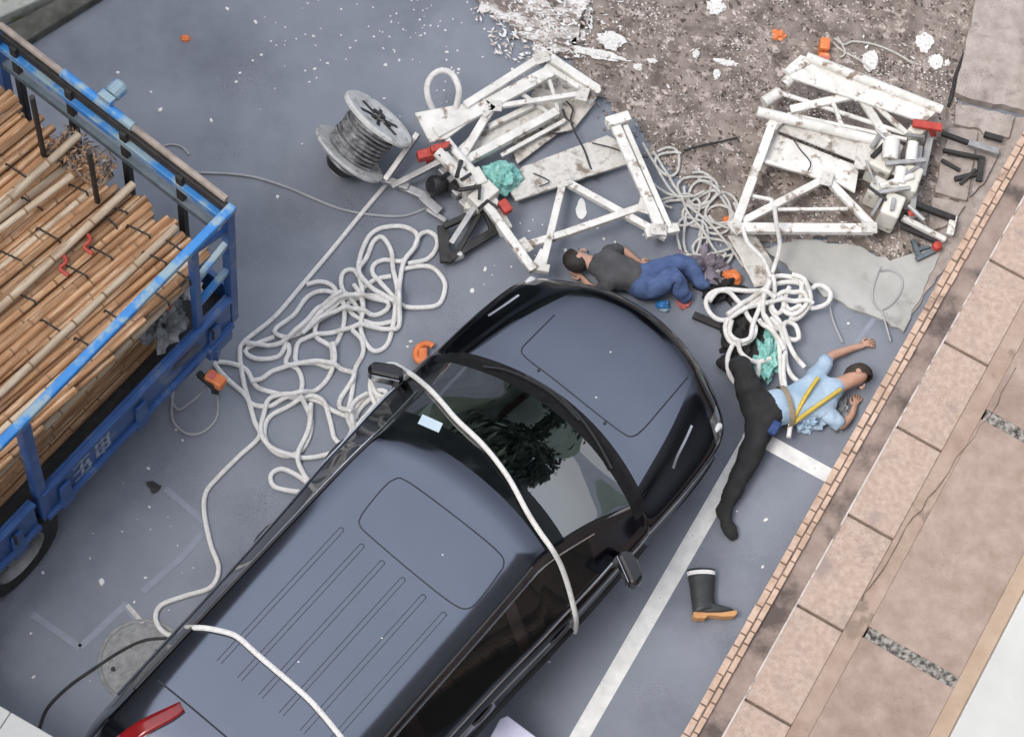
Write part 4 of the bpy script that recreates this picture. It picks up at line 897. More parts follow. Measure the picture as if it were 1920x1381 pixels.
for a_ in ((1614, 176, .42, 1482, 206, .34, .07, .04), (1612, 178, .42, 1664, 262, .3, .07, .04), (1450, 228, .3, 1377, 428, .26, .075, .06), (1370, 428, .26, 1638, 430, .24, .085, .06), (1550, 334, .2, 1392, 416, .24, .065, .05), (1552, 338, .2, 1634, 422, .24, .065, .05),
           (1458, 393, .2, 1590, 392, .2, .03, .03), (1404, 366, .24, 1447, 375, .24, .03, .03), (1447, 373, .24, 1446, 384, .24, .03, .03)):
    mb = MB(); B(mb, *a_); mb.build('frame_rail', m_wframe, pc, bevel=0.008)
mb = MB(); mb.prism([P(x, y, .24) for x, y in ((1452, 226), (1510, 231), (1666, 268), (1660, 300), (1606, 304), (1450, 243))], (0, 0, .025)); mb.build('floor_plank', m_wdirty, pc, bevel=0.006)
mb = MB(); mb.prism([P(x, y, .18) for x, y in ((1446, 250), (1610, 315), (1602, 364), (1560, 340), (1540, 333), (1428, 300))], (0, 0, .03)); mb.build('floor_plank', m_wframe, pc, bevel=0.006)
mb = MB()
for (x, y, sx, sy, sz, z, an) in ((1655, 305, .2, .3, .3, .2, -15), (1668, 398, .16, .22, .3, .2, -12), (1640, 360, .12, .18, .24, .18, -15), (1700, 350, .16, .24, .34, .22, -10), (1718, 250, .16, .12, .2, .3, 55)):
    a2 = R(an); mb.box(P(x, y, z), (sx, sy, sz), (Vector((math.cos(a2), math.sin(a2), 0)), Vector((-math.sin(a2), math.cos(a2), 0)), Z))
for a_ in ((1476, 214, .3, 1700, 262, .3, .03, .03), (1500, 232, .28, 1612, 300, .22, .03, .03), (1560, 188, .4, 1580, 240, .3, .03, .03), (1640, 196, .42, 1700, 250, .34, .04, .03), (1425, 300, .25, 1548, 336, .22, .035, .03)):
    m2 = MB(); B(m2, *a_); m2.build('thin_brace', m_wframe, pc, bevel=.004)
m2 = MB(); m2.prism([P(x, y, .27) for x, y in ((1610, 262), (1690, 285), (1680, 330), (1600, 316))], (0, 0, .02)); m2.build('side_panel', m_wdirty, pc, bevel=.004)
hp = mb.build('hoist_housing', m_cream, pc, bevel=0.02)
mb = MB(); TB(mb, 1672, 262, .42, 1668, 300, .4, .07); TB(mb, 1712, 268, .42, 1708, 302, .4, .05); TB(mb, 1690, 315, .4, 1686, 345, .38, .05); TB(mb, 1712, 330, .4, 1650, 350, .38, .03); mb.build('hoist_cylinder', m_wframe, hp, smooth=True)
mb = MB()
for a_ in ((1724, 275, .3, 1708, 410, .2, .05, .06), (1660, 307, .42, 1736, 300, .42, .04, .03), (1640, 362, .36, 1706, 352, .4, .035, .03), (1676, 372, .38, 1672, 394, .38, .03, .03), (1745, 250, .25, 1728, 330, .15, .06, .05), (1624, 300, .36, 1640, 345, .36, .02, .02)): B(mb, *a_)
mb.build('hoist_bracket', m_gmetal, hp, bevel=0.005)
mb = MB(); B(mb, 1711, 231, .46, 1766, 240, .44, .07, .04); B(mb, 1744, 236, .45, 1750, 252, .3, .05, .05); mb.build('red_strap', m_redp, pc, bevel=0.008)
mb = MB(); mb.lathe([(-.04, 0), (-.03, .035), (0, .045), (.03, .035), (.04, 0)], P(1757, 462, .1), Z, 12); mb.lathe([(-.03, 0), (-.02, .03), (0, .035), (.03, 0)], P(1710, 398, .3), Z, 12); mb.build('red_knob', m_redp, pc, smooth=True)
for par, lst in ((pa, ((1016, 108, .37), (1092, 176, .33), (866, 300, .27), (926, 198, .33), (912, 204, .33))), (pb, ((1056, 340, .24), (1208, 386, .29), (983, 461, .3), (1235, 430, .32))), (pc, ((1612, 177, .44), (1550, 335, .25), (1380, 425, .29), (1630, 426, .28), (1452, 232, .32), (1662, 262, .34)))):
    for k, (x, y, z) in enumerate(lst):
        mb = MB(); a2 = .6 + k * .9; ax2 = (Vector((math.cos(a2), math.sin(a2), 0)), Vector((-math.sin(a2), math.cos(a2), 0)), Z)
        mb.box(P(x, y, z), (.13, .1, .012), ax2)
        for q_ in (-1, 1): mb.lathe([(0, .012), (.012, .012), (.014, 0)], P(x, y, z) + ax2[0] * .035 * q_ + Z * .006, Z, 6)
        mb.build('gusset_plate', m_wdirty, par, bevel=.003)
rr = random.Random(31)
for k in range(9):
    x, y = 1640 + rr.uniform(0, 80), 250 + rr.uniform(0, 150); a2 = rr.uniform(0, 3.1); d_ = Vector((math.cos(a2), math.sin(a2), rr.uniform(-.3, .3))); q = P(x, y, .36 + rr.uniform(0, .08))
    mb = MB(); mb.tube([q - d_ * rr.uniform(.05, .12), q, q + d_ * rr.uniform(.05, .12)], rr.uniform(.012, .024), 8); mb.build('hoist_pipe', rr.choice((m_gmetal, m_cream, m_dark)), hp, smooth=True)
for k in range(7):
    x, y = 840 + k * 14 + rr.uniform(-8, 8), 290 + k * 17 + rr.uniform(-12, 12); a2 = rr.uniform(0, 3.1); d_ = Vector((math.cos(a2), math.sin(a2), rr.uniform(-.2, .2))); q = P(x, y, .3 + rr.uniform(0, .08))
    mb = MB(); mb.tube([q - d_ * rr.uniform(.04, .1), q, q + d_ * rr.uniform(.04, .1)], rr.uniform(.01, .022), 8); mb.build('hoist_pipe', rr.choice((m_gmetal, m_cream, m_dark, m_dark)), ha, smooth=True)
lg = thing('bracket_frame', 'dark steel support frame with pale feet beside the right platform, against the bricks', 'frame', P(1740, 400, 0))
for a_, mt in (((1708, 380, .2, 1790, 411, .12, .05, .05), m_dark), ((1788, 405, .12, 1780, 441, .1, .06, .05), m_wframe), ((1692, 408, .2, 1772, 450, .12, .045, .045), m_wframe), ((1690, 424, .14, 1762, 455, .1, .04, .04), m_dark), ((1700, 400, .14, 1706, 424, .14, .05, .05), m_dark),
             ((1712, 450, .06, 1722, 480, .06, .04, .04), m_tgrey), ((1718, 486, .06, 1752, 470, .06, .04, .04), m_tgrey), ((1716, 470, .06, 1742, 462, .06, .03, .03), m_tgrey)):
    mb = MB(); B(mb, *a_); mb.build('support_bar', mt, lg, bevel=0.005)
lg2 = thing('twisted_bracket', 'twisted black bracket with a grey box end on the broken paving above the podium', 'bracket', P(1810, 290, 0))
for a_, mt in (((1766, 250, .2, 1815, 268, .14, .04, .04), m_dark), ((1815, 268, .14, 1872, 286, .12, .06, .05), m_gmetal), ((1768, 282, .15, 1846, 298, .1, .035, .035), m_dark), ((1765, 300, .1, 1800, 320, .08, .03, .03), m_dark), ((1845, 252, .1, 1880, 262, .1, .05, .04), m_dark), ((1840, 300, .1, 1835, 340, .08, .05, .04), m_dark),
             ((1790, 336, .08, 1835, 325, .08, .04, .04), m_dark), ((1800, 345, .08, 1830, 318, .1, .03, .03), m_dark)):
    mb = MB(); B(mb, *a_); mb.build('bracket_bar', mt, lg2, bevel=0.005)
# cream panel hanging below the right platform
mb = MB(); n_ = 12; g = {}
for i in range(n_ + 1):
    for j in range(n_ + 1):
        s_, t_ = i / n_, j / n_; x = 1366 + 50 * t_ + (50 + 6 * t_) * s_ ; y = 442 + 96 * t_ - 6 * s_; q = P(x, y, .16 + .03 * noise.noise(Vector((s_ * 5, t_ * 4, 1))) - .08 * t_)
        g[i, j] = len(mb.v); mb.v.append(q)
for i in range(n_):
    for j in range(n_): mb.f.append((g[i, j], g[i + 1, j], g[i + 1, j + 1], g[i, j + 1])); mb.mi.append(0)
o = single('cream_canvas', mb, m_wdirty, 'rumpled cream canvas strip hanging from the corner of the right platform', 'canvas', None, True); sm = o.modifiers.new('solid', 'SOLIDIFY'); sm.thickness = .012

# ------------------------------------------------------------------ cable reel
c0 = P(655, 268, .36); AXR = (P(712, 232, .36) - P(652, 276, .36)).normalized(); AXR = (AXR + Z * .8).normalized(); c0 = P(682, 256, .4)
reel = thing('cable_reel', 'grey cable reel with round flanges wound with wire, black motor on its end', 'reel', Vector((c0.x, c0.y, 0)))
RF = .335
for k, nm in ((-.2, 0), (.2, 1)):
    mb = MB(); sg = -1 if k < 0 else 1
    mb.lathe([(0, 0.05), (0, RF * .62), (sg * .016, RF * .7), (sg * .016, RF * .95), (0, RF), (-sg * .022, RF), (-sg * .022, .05), (0, .05)], c0 + AXR * k, AXR, 40)
    f = mb.build('flange', m_flange, reel, smooth=True)
    mb = MB(); q = c0 + AXR * (k + sg * .004); e1 = AXR.cross(Z).normalized(); e2 = AXR.cross(e1)
    for i in range(6):
        a_ = i * math.pi / 3; d_ = e1 * math.cos(a_) + e2 * math.sin(a_); mb.beam(q + d_ * .06, q + d_ * RF * .6, .03, .012, AXR)
    mb.build('flange_spoke', m_motor, f)
    mb = MB(); mb.lathe([(0, .0), (sg * .02, .045), (sg * .035, .04), (sg * .04, 0)], q, AXR, 16)
    for i in range(3):
        a_ = .5 + i * 2.09; d_ = e1 * math.cos(a_) + e2 * math.sin(a_); mb.lathe([(0, .028), (sg * .012, .028), (sg * .012, 0)], q + d_ * .09, AXR, 10)
    mb.build('hub', m_motor, f, smooth=True)
mb = MB(); pts = []
for i in range(560):
    t = i / 559; lay = int(t * 2); s_ = (t * 2) % 1; s_ = s_ if lay % 2 == 0 else 1 - s_; a_ = t * 2 * math.pi * 18
    rr_ = .2 + lay * .014 + .006 * math.sin(t * 31); pts.append(c0 + AXR * (-.165 + .33 * s_) + (e1 * math.cos(a_) + e2 * math.sin(a_)) * rr_)
mb.tube(pts, .0125, 6); mb.build('wound_wire', m_wire, reel, smooth=True)
mb = MB(); mb.lathe([(-.2, .17), (.2, .17)], c0, AXR, 24); mb.build('drum', m_motor, reel, smooth=True)
mb = MB(); q = c0 - AXR * .22 + Z * -.02; mb.lathe([(0, .13), (-.04, .14), (-.1, .135), (-.135, .1), (-.14, 0)], q, AXR, 24); mt_ = mb.build('motor', m_motor, reel, smooth=True)
mb = MB(); mb.lathe([(-.136, .1), (-.143, .1), (-.143, .085), (-.136, .085)], q, AXR, 24); mb.lathe([(-.05, .145), (-.06, .147), (-.07, .145)], q, AXR, 24); mb.build('motor_ring', m_gmetal, mt_, smooth=True)

# ------------------------------------------------------------------ orange bits, cloths, boot, manhole
def obox(name, px, py, z, size, an, label, cat, mt=m_orange, extra=None, tilt=0):
    a2 = R(an); ax = (Vector((math.cos(a2), math.sin(a2), 0)), Vector((-math.sin(a2), math.cos(a2), 0)), Z)
    t = thing(name, label, cat, P(px, py, max(0, z - size[2] / 2)))
    c = P(px, py, z); mb = MB(); mb.box(c, size, ax); mb.build('casing', mt, t, bevel=min(size) * .22)
    return t, c, ax
t, c, ax = obox('orange_box', 404, 712, .62, (.1, .16, .1), 70, 'orange box hanging at the truck corner above a grey cable loop', 'box')
t.location.z = c.z - .05
mb = MB(); mb.box(c + Z * .051 + ax[1] * .03, (.06, .05, .012), ax); mb.build('lid_plate', m_pinkred, t, bevel=.003)
mb = MB(); mb.beam(c + ax[0] * 0 - Z * .05, c - Z * .2 - HY * -.0, .08, .06); mb.beam(c - ax[1] * .02 + ax[0] * -.05, P(372, 700, .6), .05, .06); mb.build('bracket', m_dark, t, bevel=.006)
for ch in t.children: pass
t, c, ax = obox('orange_tool', 1545, 88, .08, (.09, .12, .14), 5, 'orange two part power tool with cord beside the right platform', 'tool')
mb = MB(); mb.box(c + ax[1] * -.14, (.1, .11, .12), ax); mb.lathe([(0, 0), (.0, .035), (.08, .03), (.085, 0)], c + ax[1] * -.07, -ax[1], 12); mb.build('handle', m_orange, t, bevel=.018)
mb = MB(); mb.box(c + ax[1] * -.14 + Z * .062, (.06, .02, .012), ax); mb.build('grip_label', m_pinkred, t)
single('tool_cord', rope_mb([[(1565, 72), (1582, 84), (1600, 78), (1640, 84), (1680, 100), (1712, 120)], [(1562, 80), (1580, 96), (1610, 112), (1635, 132)], [(1570, 70), (1585, 100), (1575, 108)]], .009, .03), m_rope2, 'pale cord trailing over the dirt from the orange tool', 'cord', None, True)
tg = thing('orange_clamp', 'hollow orange clamp on the ground against the van side', 'clamp', P(800, 662, 0))
mb = MB(); q = P(798, 662, .06); e_x = Vector((.9, .3, 0)); e_y = Vector((-.2, .95, 0))
mb.tube([q + e_x * (.085 * math.cos(a_)) + e_y * (.085 * math.sin(a_)) for a_ in [R(40) + R(250) * i / 20 for i in range(21)]], .026, 10); mb.build('clamp_ring', m_orange, tg, smooth=True)
mb = MB(); mb.box(P(793, 668, .05), (.07, .13, .08), (e_x.normalized(), e_y.normalized(), Z)); mb.build('clamp_body', m_orange, tg, bevel=.015)
single('orange_scrap', crumple(P(348, 73, 0), .042, .034, .03, 3, 10, .3), m_orange, 'small orange scrap alone on the grey ground at upper left', 'scrap', None, True)
single('orange_fragment', crumple(P(1460, 66, .02), .06, .05, .03, 9, 10, .6), m_orange, 'orange plastic fragment half buried in the brown dirt', 'fragment', None, True)
single('orange_cup', crumple(P(1370, 523, .03), .09, .075, .09, 2, 14, .15), m_orange, 'rounded orange piece under the edge of the cream canvas', 'cup', None, True)
single('orange_stub', crumple(P(1361, 416, .02), .03, .05, .05, 12, 10, .3), m_orange, 'small orange stub beside the left foot of the right platform', 'fragment', None, True)
single('purple_jacket', crumple(P(1318, 505, 0), .17, .15, .12, 14, 22, .8), m_purple, 'crumpled purple grey jacket on the ground in front of the van', 'jacket', None, True)
single('dark_jacket', crumple(P(1350, 545, 0), .16, .12, .1, 17, 20, .8), m_trous, 'crumpled black cloth beside the white rope heap', 'cloth', None, True)
single('red_rag', crumple(P(1283, 562, 0), .06, .09, .06, 15, 12, .4), m_pinkred, 'faded red rag near the front corner of the van', 'rag', None, True)
single('blue_glove', crumple(P(1243, 575, 0), .06, .05, .06, 16, 12, .4), m_tsky, 'blue work glove lying at the front of the van', 'glove', None, True)
single('teal_cloth', crumple(P(1438, 672, .05), .1, .2, .1, 18, 20, .7), m_teal, 'teal cloth strip poking out beneath the white rope heap', 'cloth', None, True)
single('black_bag', crumple(P(1392, 640, 0), .17, .24, .13, 19, 22, .6), m_trous, 'limp black bag under the loops of the rope heap', 'bag', None, True)
mb = MB(); mb.beam(P(1300, 590, .03), P(1352, 612, .03), .06, .04); single('black_bar', mb, m_dark, 'short flat black bar on the ground between van and rope heap', 'bar', None, False, .006)
mb = MB(); q = P(1092, 392, .004); pts = [P(1090 + 11 * math.cos(a_) * (1 if math.sin(a_) > 0 else .75), 392 + 20 * math.sin(a_), .004) for a_ in [2 * math.pi * i / 18 for i in range(18)]]; mb.prism(pts, (0, 0, .012)); single('white_flake', mb, m_chip, 'leaf shaped white flake on grey ground inside the lower left platform', 'flake', None, False, .003)

bt = thing('rubber_boot', 'dark rubber wellington boot with tan sole lying on its side', 'boot', P(1325, 1120, 0))
def BP(zx, zy, z): return P(1040 + zx / 3.139, 780 + zy / 3.139, z)
prof = [(778, 905, 945, 905), (785, 960, 945, 955), (795, 1010, 942, 1000), (800, 1060, 940, 1045), (806, 1105, 942, 1085), (810, 1140, 955, 1115), (812, 1165, 975, 1130)]
mb = MB(); rings = []
for (xa, ya, xb, yb) in prof:
    a_, b_ = BP(xa, ya, .065), BP(xb, yb, .065); c_ = (a_ + b_) / 2; h_ = (b_ - a_) / 2; n_ = 20
    rings.append([c_ + h_ * math.cos(t_) + Z * (.062 * math.sin(t_)) for t_ in [2 * math.pi * k / n_ for k in range(n_)]])
for i, rg in enumerate(rings):
    mb.v += rg
    if i:
        for k in range(20): mb.f.append(((i - 1) * 20 + k, (i - 1) * 20 + (k + 1) % 20, i * 20 + (k + 1) % 20, i * 20 + k)); mb.mi.append(0)
sh = mb.build('boot_shaft', m_boot, bt, smooth=True); sm = sh.modifiers.new('solid', 'SOLIDIFY'); sm.thickness = .006
mb = MB(); foot = [(808, 1140), (812, 1170), (880, 1180), (980, 1178), (1060, 1165), (1062, 1150), (1030, 1138), (980, 1130), (950, 1112), (900, 1105), (850, 1110)]
low = [BP(x, y, .015) for x, y in foot]; mid = [BP(x, y, .062) for x, y in foot]; cc = sum(low, Vector()) / len(low)
hi = [cc + (p - cc) * .88 + Z * .112 for p in low]; n_ = len(low); lo2 = [cc + (p - cc) * .88 for p in low]
for rg in (lo2, low, mid, hi): mb.v += rg
for i in range(3):
    for k in range(n_): mb.f.append((i * n_ + k, i * n_ + (k + 1) % n_, (i + 1) * n_ + (k + 1) % n_, (i + 1) * n_ + k)); mb.mi.append(0)
mb.f.append(tuple(range(n_))); mb.f.append(tuple(range(3 * n_, 4 * n_))); mb.mi += [0, 0]
ft = mb.build('boot_foot', m_boot, bt, smooth=True); ft.modifiers.new('sub', 'SUBSURF').levels = 1
mb = MB(); mb.prism([BP(x, y, .016) for x, y in ((806, 1168), (880, 1172), (980, 1170), (1062, 1158), (1066, 1180), (1050, 1196), (980, 1198), (930, 1192), (895, 1190), (880, 1208), (830, 1208), (806, 1196))], (0, 0, .09)); mb.build('sole', m_sole, bt, bevel=.008)
mb = MB(); rg = []
for (xa, ya, xb, yb) in ((779, 918, 946, 916), (782, 942, 946, 940)):
    a_, b_ = BP(xa, ya, .065), BP(xb, yb, .065); c_ = (a_ + b_) / 2; h_ = (b_ - a_) / 2; rg.append([c_ + h_ * 1.015 * math.cos(t_) + Z * (.064 * math.sin(t_)) for t_ in [2 * math.pi * k / 20 for k in range(20)]])
mb.v += rg[0] + rg[1]
for k in range(20): mb.f.append((k, (k + 1) % 20, 20 + (k + 1) % 20, 20 + k)); mb.mi.append(0)
mb.build('white_band', m_chip, bt, smooth=True)

mh = thing('manhole_cover', 'round worn iron manhole cover in the ground beside the van rear', 'manhole cover', P(268, 1240, 0))
c_ = P(268, 1240, 0); mb = MB(); mb.lathe([(0.0, .34), (.008, .335), (.008, .315), (.004, .31)], c_, Z, 40); mb.build('rim', m_steel2, mh, smooth=True)
mb = MB(); mb.lathe([(.003, .306), (.007, .3), (.007, 0)], c_, Z, 40)
for i in range(-6, 7):
    for j in range(-6, 7):
        if math.hypot(i, j) < 6.3 and (i + j) % 2 == 0: mb.box(c_ + Vector((i * .044, j * .044, .009)), (.03, .014, .006), (Vector((.7, .7, 0)), Vector((-.7, .7, 0)), Z))
mb.build('lid', m_steel2, mh)
for x, y in ((213, 1254), (295, 1221)):
    mb = MB(); mb.lathe([(.0085, .02), (.0105, .018), (.0105, 0)], P(x, y, 0), Z, 12); mb.build('pick_hole', m_dark, mh)
single('oil_stain', flat(jag([(275, 905), (290, 902), (302, 912), (298, 924), (282, 922)], 3, 6, 4), .0045, .006), m_dark, 'small dark oil blot on the ground beside the truck', 'stain')
q = [P(x, y, .45) for x, y in ((938, 1348), (952, 1342), (1003, 1380), (1003, 1420), (900, 1420))]
pbx = thing('pale_box', 'pale lavender box edge showing at the bottom beside the van', 'box', P(960, 1400, 0))
mb = MB(); mb.prism([Vector((v.x, v.y, 0)) for v in q], (0, 0, .42)); mb.build('box_body', mat('lavender plastic', (.45, .46, .6), (.55, .56, .7), rough=.5), pbx, bevel=.01)
mb = MB(); cq = sum(q, Vector()) / 5; mb.prism([Vector((cq.x + (v.x - cq.x) * 1.04, cq.y + (v.y - cq.y) * 1.04, .421)) for v in q], (0, 0, .03)); mb.build('box_lid', mat('pale lid', (.5, .5, .66), (.62, .62, .76), rough=.4), pbx, bevel=.008)

# ------------------------------------------------------------------ chips and debris
proto = []
for s in range(6):
    rr = random.Random(40 + s); n_ = rr.randint(5, 8); mb = MB()
    ring = [Vector((math.cos(2 * math.pi * k / n_) * rr.uniform(.6, 1.0), math.sin(2 * math.pi * k / n_) * rr.uniform(.4, .8), 0)) for k in range(n_)]
    mb.prism([v * 1.0 for v in ring], (0, 0, .35)); 
    for k in range(n_, 2 * n_): mb.v[k] = Vector((mb.v[k].x * .8, mb.v[k].y * .8, mb.v[k].z + rr.uniform(-.1, .1)))
    o = mb.build('paint_chip', m_chip); proto.append(o.data); bpy.data.objects.remove(o)
def chip(x, y, size, label, grp, z=0.001, name='paint_chip', cat='chip'):
    o = bpy.data.objects.new(name, proto[rnd.randrange(6)]); COL.objects.link(o); o.location = P(x, y, z); o.rotation_euler = (0, 0, rnd.uniform(0, 6.28)); o.scale = (size, size, size); tag(o, label, cat, grp)
GL, GG = 'small white paint chip lying loose on the grey ground', 'white paint chips on the ground'
for (x, y, s) in ((47, 62, .034), (301, 207, .036), (396, 226, .026), (479, 42, .028), (426, 17, .026), (221, 136, .02), (283, 173, .018), (490, 103, .018), (474, 114, .018), (450, 137, .02), (443, 154, .018), (588, 68, .02), (590, 130, .022), (614, 119, .018), (580, 154, .014),
                  (520, 369, .022), (572, 133, .014), (190, 1090, .04), (63, 1268, .022), (58, 1187, .016), (80, 1073, .018), (252, 1128, .016), (273, 1082, .018), (278, 878, .018), (280, 950, .018), (330, 805, .016), (342, 825, .018), (886, 545, .03), (910, 505, .03), (770, 640, .02), (764, 650, .016), (1030, 185, .02), (960, 130, .025),
                  (1436, 974, .026), (1430, 1062, .022), (1382, 958, .014), (1060, 1190, .02), (1030, 1240, .016), (948, 1202, .014), (1175, 700, .012), (1590, 606, .02), (1560, 560, .018), (1605, 560, .02), (860, 130, .022), (838, 98, .022), (722, 122, .022), (720, 185, .018), (655, 195, .022), (945, 40, .026), (1060, 470, .03), (1132, 448, .02)):
    chip(x, y, s, GL, GG)
rr = random.Random(77)
for i in range(110):
    x = rr.gauss(760, 150); y = abs(rr.gauss(60, 90))
    if 0 < y < 300 and 480 < x < 1010 and not inside(x, y, DEB): chip(x, y, rr.uniform(.007, .016), GL, GG)
for i in range(60):
    x, y = rr.uniform(820, 1240), rr.uniform(390, 620)
    if y < 500 - (1000 - x) * .9 + 150 and inside(x, y, [(830, 400), (1260, 330), (1250, 440), (1020, 500), (880, 600), (830, 560)]): chip(x, y, rr.uniform(.007, .016), GL, GG)
for i in range(40):
    x, y = rr.uniform(20, 400), rr.uniform(830, 1300)
    if x > 140: chip(x, y, rr.uniform(.005, .012), GL, GG)
for x, y in ((716, 1196), (1145, 660), (560, 1240), (830, 1040), (1118, 745)):
    q = on_car(x, y, .002); o = bpy.data.objects.new('paint_chip', proto[rnd.randrange(6)]); COL.objects.link(o); o.location = q; o.scale = (.011, .011, .011); tag(o, 'tiny white paint chip on top of the dark van', 'chip', 'white paint chips on the van')
# larger white pieces in the dirt
def piece(poly, label, z=.03, h=.015, mt=m_chip): 
    a_, b_ = P(min(p[0] for p in poly), sum(p[1] for p in poly) / len(poly), z), P(max(p[0] for p in poly), sum(p[1] for p in poly) / len(poly), z); h_ = (P(poly[0][0], max(p[1] for p in poly)) - P(poly[0][0], min(p[1] for p in poly))).length / 2
    single('plaster_piece', crumple((a_ + b_) / 2, (b_ - a_).length / 2 * .78, h_ * .75, .011, len(label) % 17 + poly[0][0] % 7, 18, .55), m_plaster, label, 'plaster', None, False)
piece([(1333, 110), (1386, 112), (1386, 124), (1335, 122)], 'long thin white plaster strip lying in the brown dirt')
piece([(1614, 92), (1636, 88), (1650, 118), (1640, 138), (1618, 134)], 'white plaster lump below the orange tool cord')
piece([(1720, 62), (1748, 58), (1752, 90), (1738, 100), (1716, 92)], 'big white plaster lump nearest the crack in the slab')
piece([(1738, 98), (1770, 100), (1772, 130), (1748, 134)], 'white plaster lump close to the beige slab edge')
piece([(1062, 92), (1120, 98), (1180, 96), (1184, 108), (1120, 112), (1064, 104)], 'white plaster streak just beyond the left platform corner')
piece([(1118, 70), (1150, 62), (1172, 58), (1176, 82), (1150, 96), (1124, 92)], 'jagged white plaster piece beside the plaster streak')
piece([(1298, 92), (1310, 94), (1312, 110), (1300, 112)], 'small white plaster block alone in the brown dirt')
piece([(1338, 128), (1352, 130), (1350, 150), (1336, 148)], 'small white plaster block just below the long strip')
piece([(1186, 118), (1206, 120), (1204, 134), (1188, 132)], 'small white plaster piece below the left streak')
piece([(1212, 108), (1234, 112), (1232, 120), (1214, 118)], 'flat white plaster sliver right of the left streak')
piece([(1322, 0), (1350, -4), (1362, 20), (1346, 34), (1326, 16)], 'white plaster patch at the top edge of the dirt')
piece([(1770, 110), (1782, 112), (1780, 126), (1770, 124)], 'tiny white plaster block at the crack')
# streaky dust fan at the top
struct('plaster_dust', flat(jag([(905, -30), (900, 12), (935, 36), (958, 62), (1000, 88), (1052, 106), (1090, 96), (1075, 60), (1110, 40), (1090, -30)], 14, 9, 6), .012, .0285), m_dust)
mb = MB(); rr = random.Random(21)
for i in range(520):
    x, y = rr.gauss(1000, 70), rr.uniform(-20, 112)
    if x < 880 + abs(y - 15) * .6 or x > 1190: continue
    a_ = R(rr.gauss(25, 35)); L = rr.uniform(1.5, 8); w2 = rr.uniform(1, 3.2); ca, sa = math.cos(a_), math.sin(a_)
    z_ = .0285 + rr.uniform(0, .006); pts = [P(x - L * ca, y - L * sa, z_), P(x - w2 * sa * rr.uniform(.5, 1.2), y + w2 * ca, z_), P(x + L * ca, y + L * sa, z_), P(x + w2 * sa, y - w2 * ca * rr.uniform(.5, 1.2), z_)]
    mb.prism(pts, (0, 0, .004), rr.choice((0, 0, 1)))
o = mb.build('plaster_shards', [m_plaster, m_shard3]); o['kind'] = 'stuff'; o['label'] = 'fan of white plaster splinters at the far edge of the dirt'
# flakes covering the dirt
mb = MB(); rr = random.Random(9); cnt = 0
while cnt < 3600:
    x, y = rr.uniform(930, 1850), rr.uniform(-30, 505)
    if not inside(x, y, jg):
        ox, oy = abs(rr.gauss(0, 26)), -abs(rr.gauss(0, 18))
        if not inside(x + ox, y + oy, jg) or rr.random() < .45 or inside(x, y, [(1440, 455), (1740, 460), (1700, 640), (1480, 560)]): continue
        cnt += 1
    else: cnt += 1
    low_ = not inside(x, y, jg); k = rr.random(); mi = 0 if k < .36 else 1 if k < .66 else 2 if k < .93 else 3
    c = P(x, y, rr.uniform(.012, .03) if not low_ else .006); a_ = rr.gauss(R(-40), .7); L = rr.uniform(.007, .024) * (1.7 if rr.random() < .08 else 1) * (.7 if mi == 3 else 1); w2 = L * rr.uniform(.22, .55)
    d_ = Vector((math.cos(a_), math.sin(a_), rr.uniform(-.25, .25))); s_ = Vector((-d_.y, d_.x, rr.uniform(-.3, .3))); up_ = Vector((0, 0, rr.uniform(.003, .01)))
    q = [c - d_ * L * rr.uniform(.8, 1.1), c - d_ * L * .2 + s_ * w2, c + d_ * L * rr.uniform(.8, 1.1) + s_ * w2 * .3, c + d_ * L * .3 - s_ * w2]; mb.prism(q, up_, mi)
o = mb.build('dirt_flakes', [m_shard1, m_shard2, m_shard3, m_chip]); o['kind'] = 'stuff'; o['label'] = 'litter of brown flakes and crumbs over the dirt'
mb = MB(); pts = [(1842, -20), (1838, 10), (1826, 40), (1822, 80), (1805, 105), (1792, 140), (1784, 180), (1778, 200)]
mb.tube([P(x, y, .05) for x, y in pts], [.006, .012, .008, .015, .01, .013, .018, .012], 6); o = struct('slab_crack', mb, m_dark, smooth=True)

# ------------------------------------------------------------------ people
def skin_obj(name, mt, verts, edges, radii, root, parent, levels=2):
    me = bpy.data.meshes.new(name); inv = world(parent).inverted() if parent else Matrix.Identity(4)
    me.from_pydata([inv @ Vector(v) for v in verts], edges, []); me.materials.append(mt)
    o = bpy.data.objects.new(name, me); COL.objects.link(o); o.parent = parent
    md = o.modifiers.new('skin', 'SKIN'); md.use_smooth_shade = True; md.branch_smoothing = .6
    for i, rr_ in enumerate(radii):
        rr_ = rr_ if isinstance(rr_, tuple) else (rr_, rr_); me.skin_vertices[0].data[i].radius = rr_; me.skin_vertices[0].data[i].use_root = (i == root)
    sb = o.modifiers.new('sub', 'SUBSURF'); sb.levels = levels; sb.render_levels = levels
    if name in ('shirt', 'trousers'):
        sb.levels = sb.render_levels = 3
        if 'cloth folds' not in bpy.data.textures:
            t = bpy.data.textures.new('cloth folds', 'CLOUDS'); t.noise_scale = .09; t.noise_depth = 2
        dm = o.modifiers.new('folds', 'DISPLACE'); dm.texture = bpy.data.textures['cloth folds']; dm.strength = .04; dm.mid_level = .3; dm.texture_coords = 'LOCAL'
    return o
class Sk:
    def __init__(s): s.v = []; s.e = []; s.r = []
    def add(s, p, r, frm=None):
        s.v.append(Vector(p)); s.r.append(r); i = len(s.v) - 1
        if frm is not None: s.e.append((frm, i))
        return i
    def chain(s, frm, pts):
        for p, r in pts: frm = s.add(p, r, frm)
        return frm
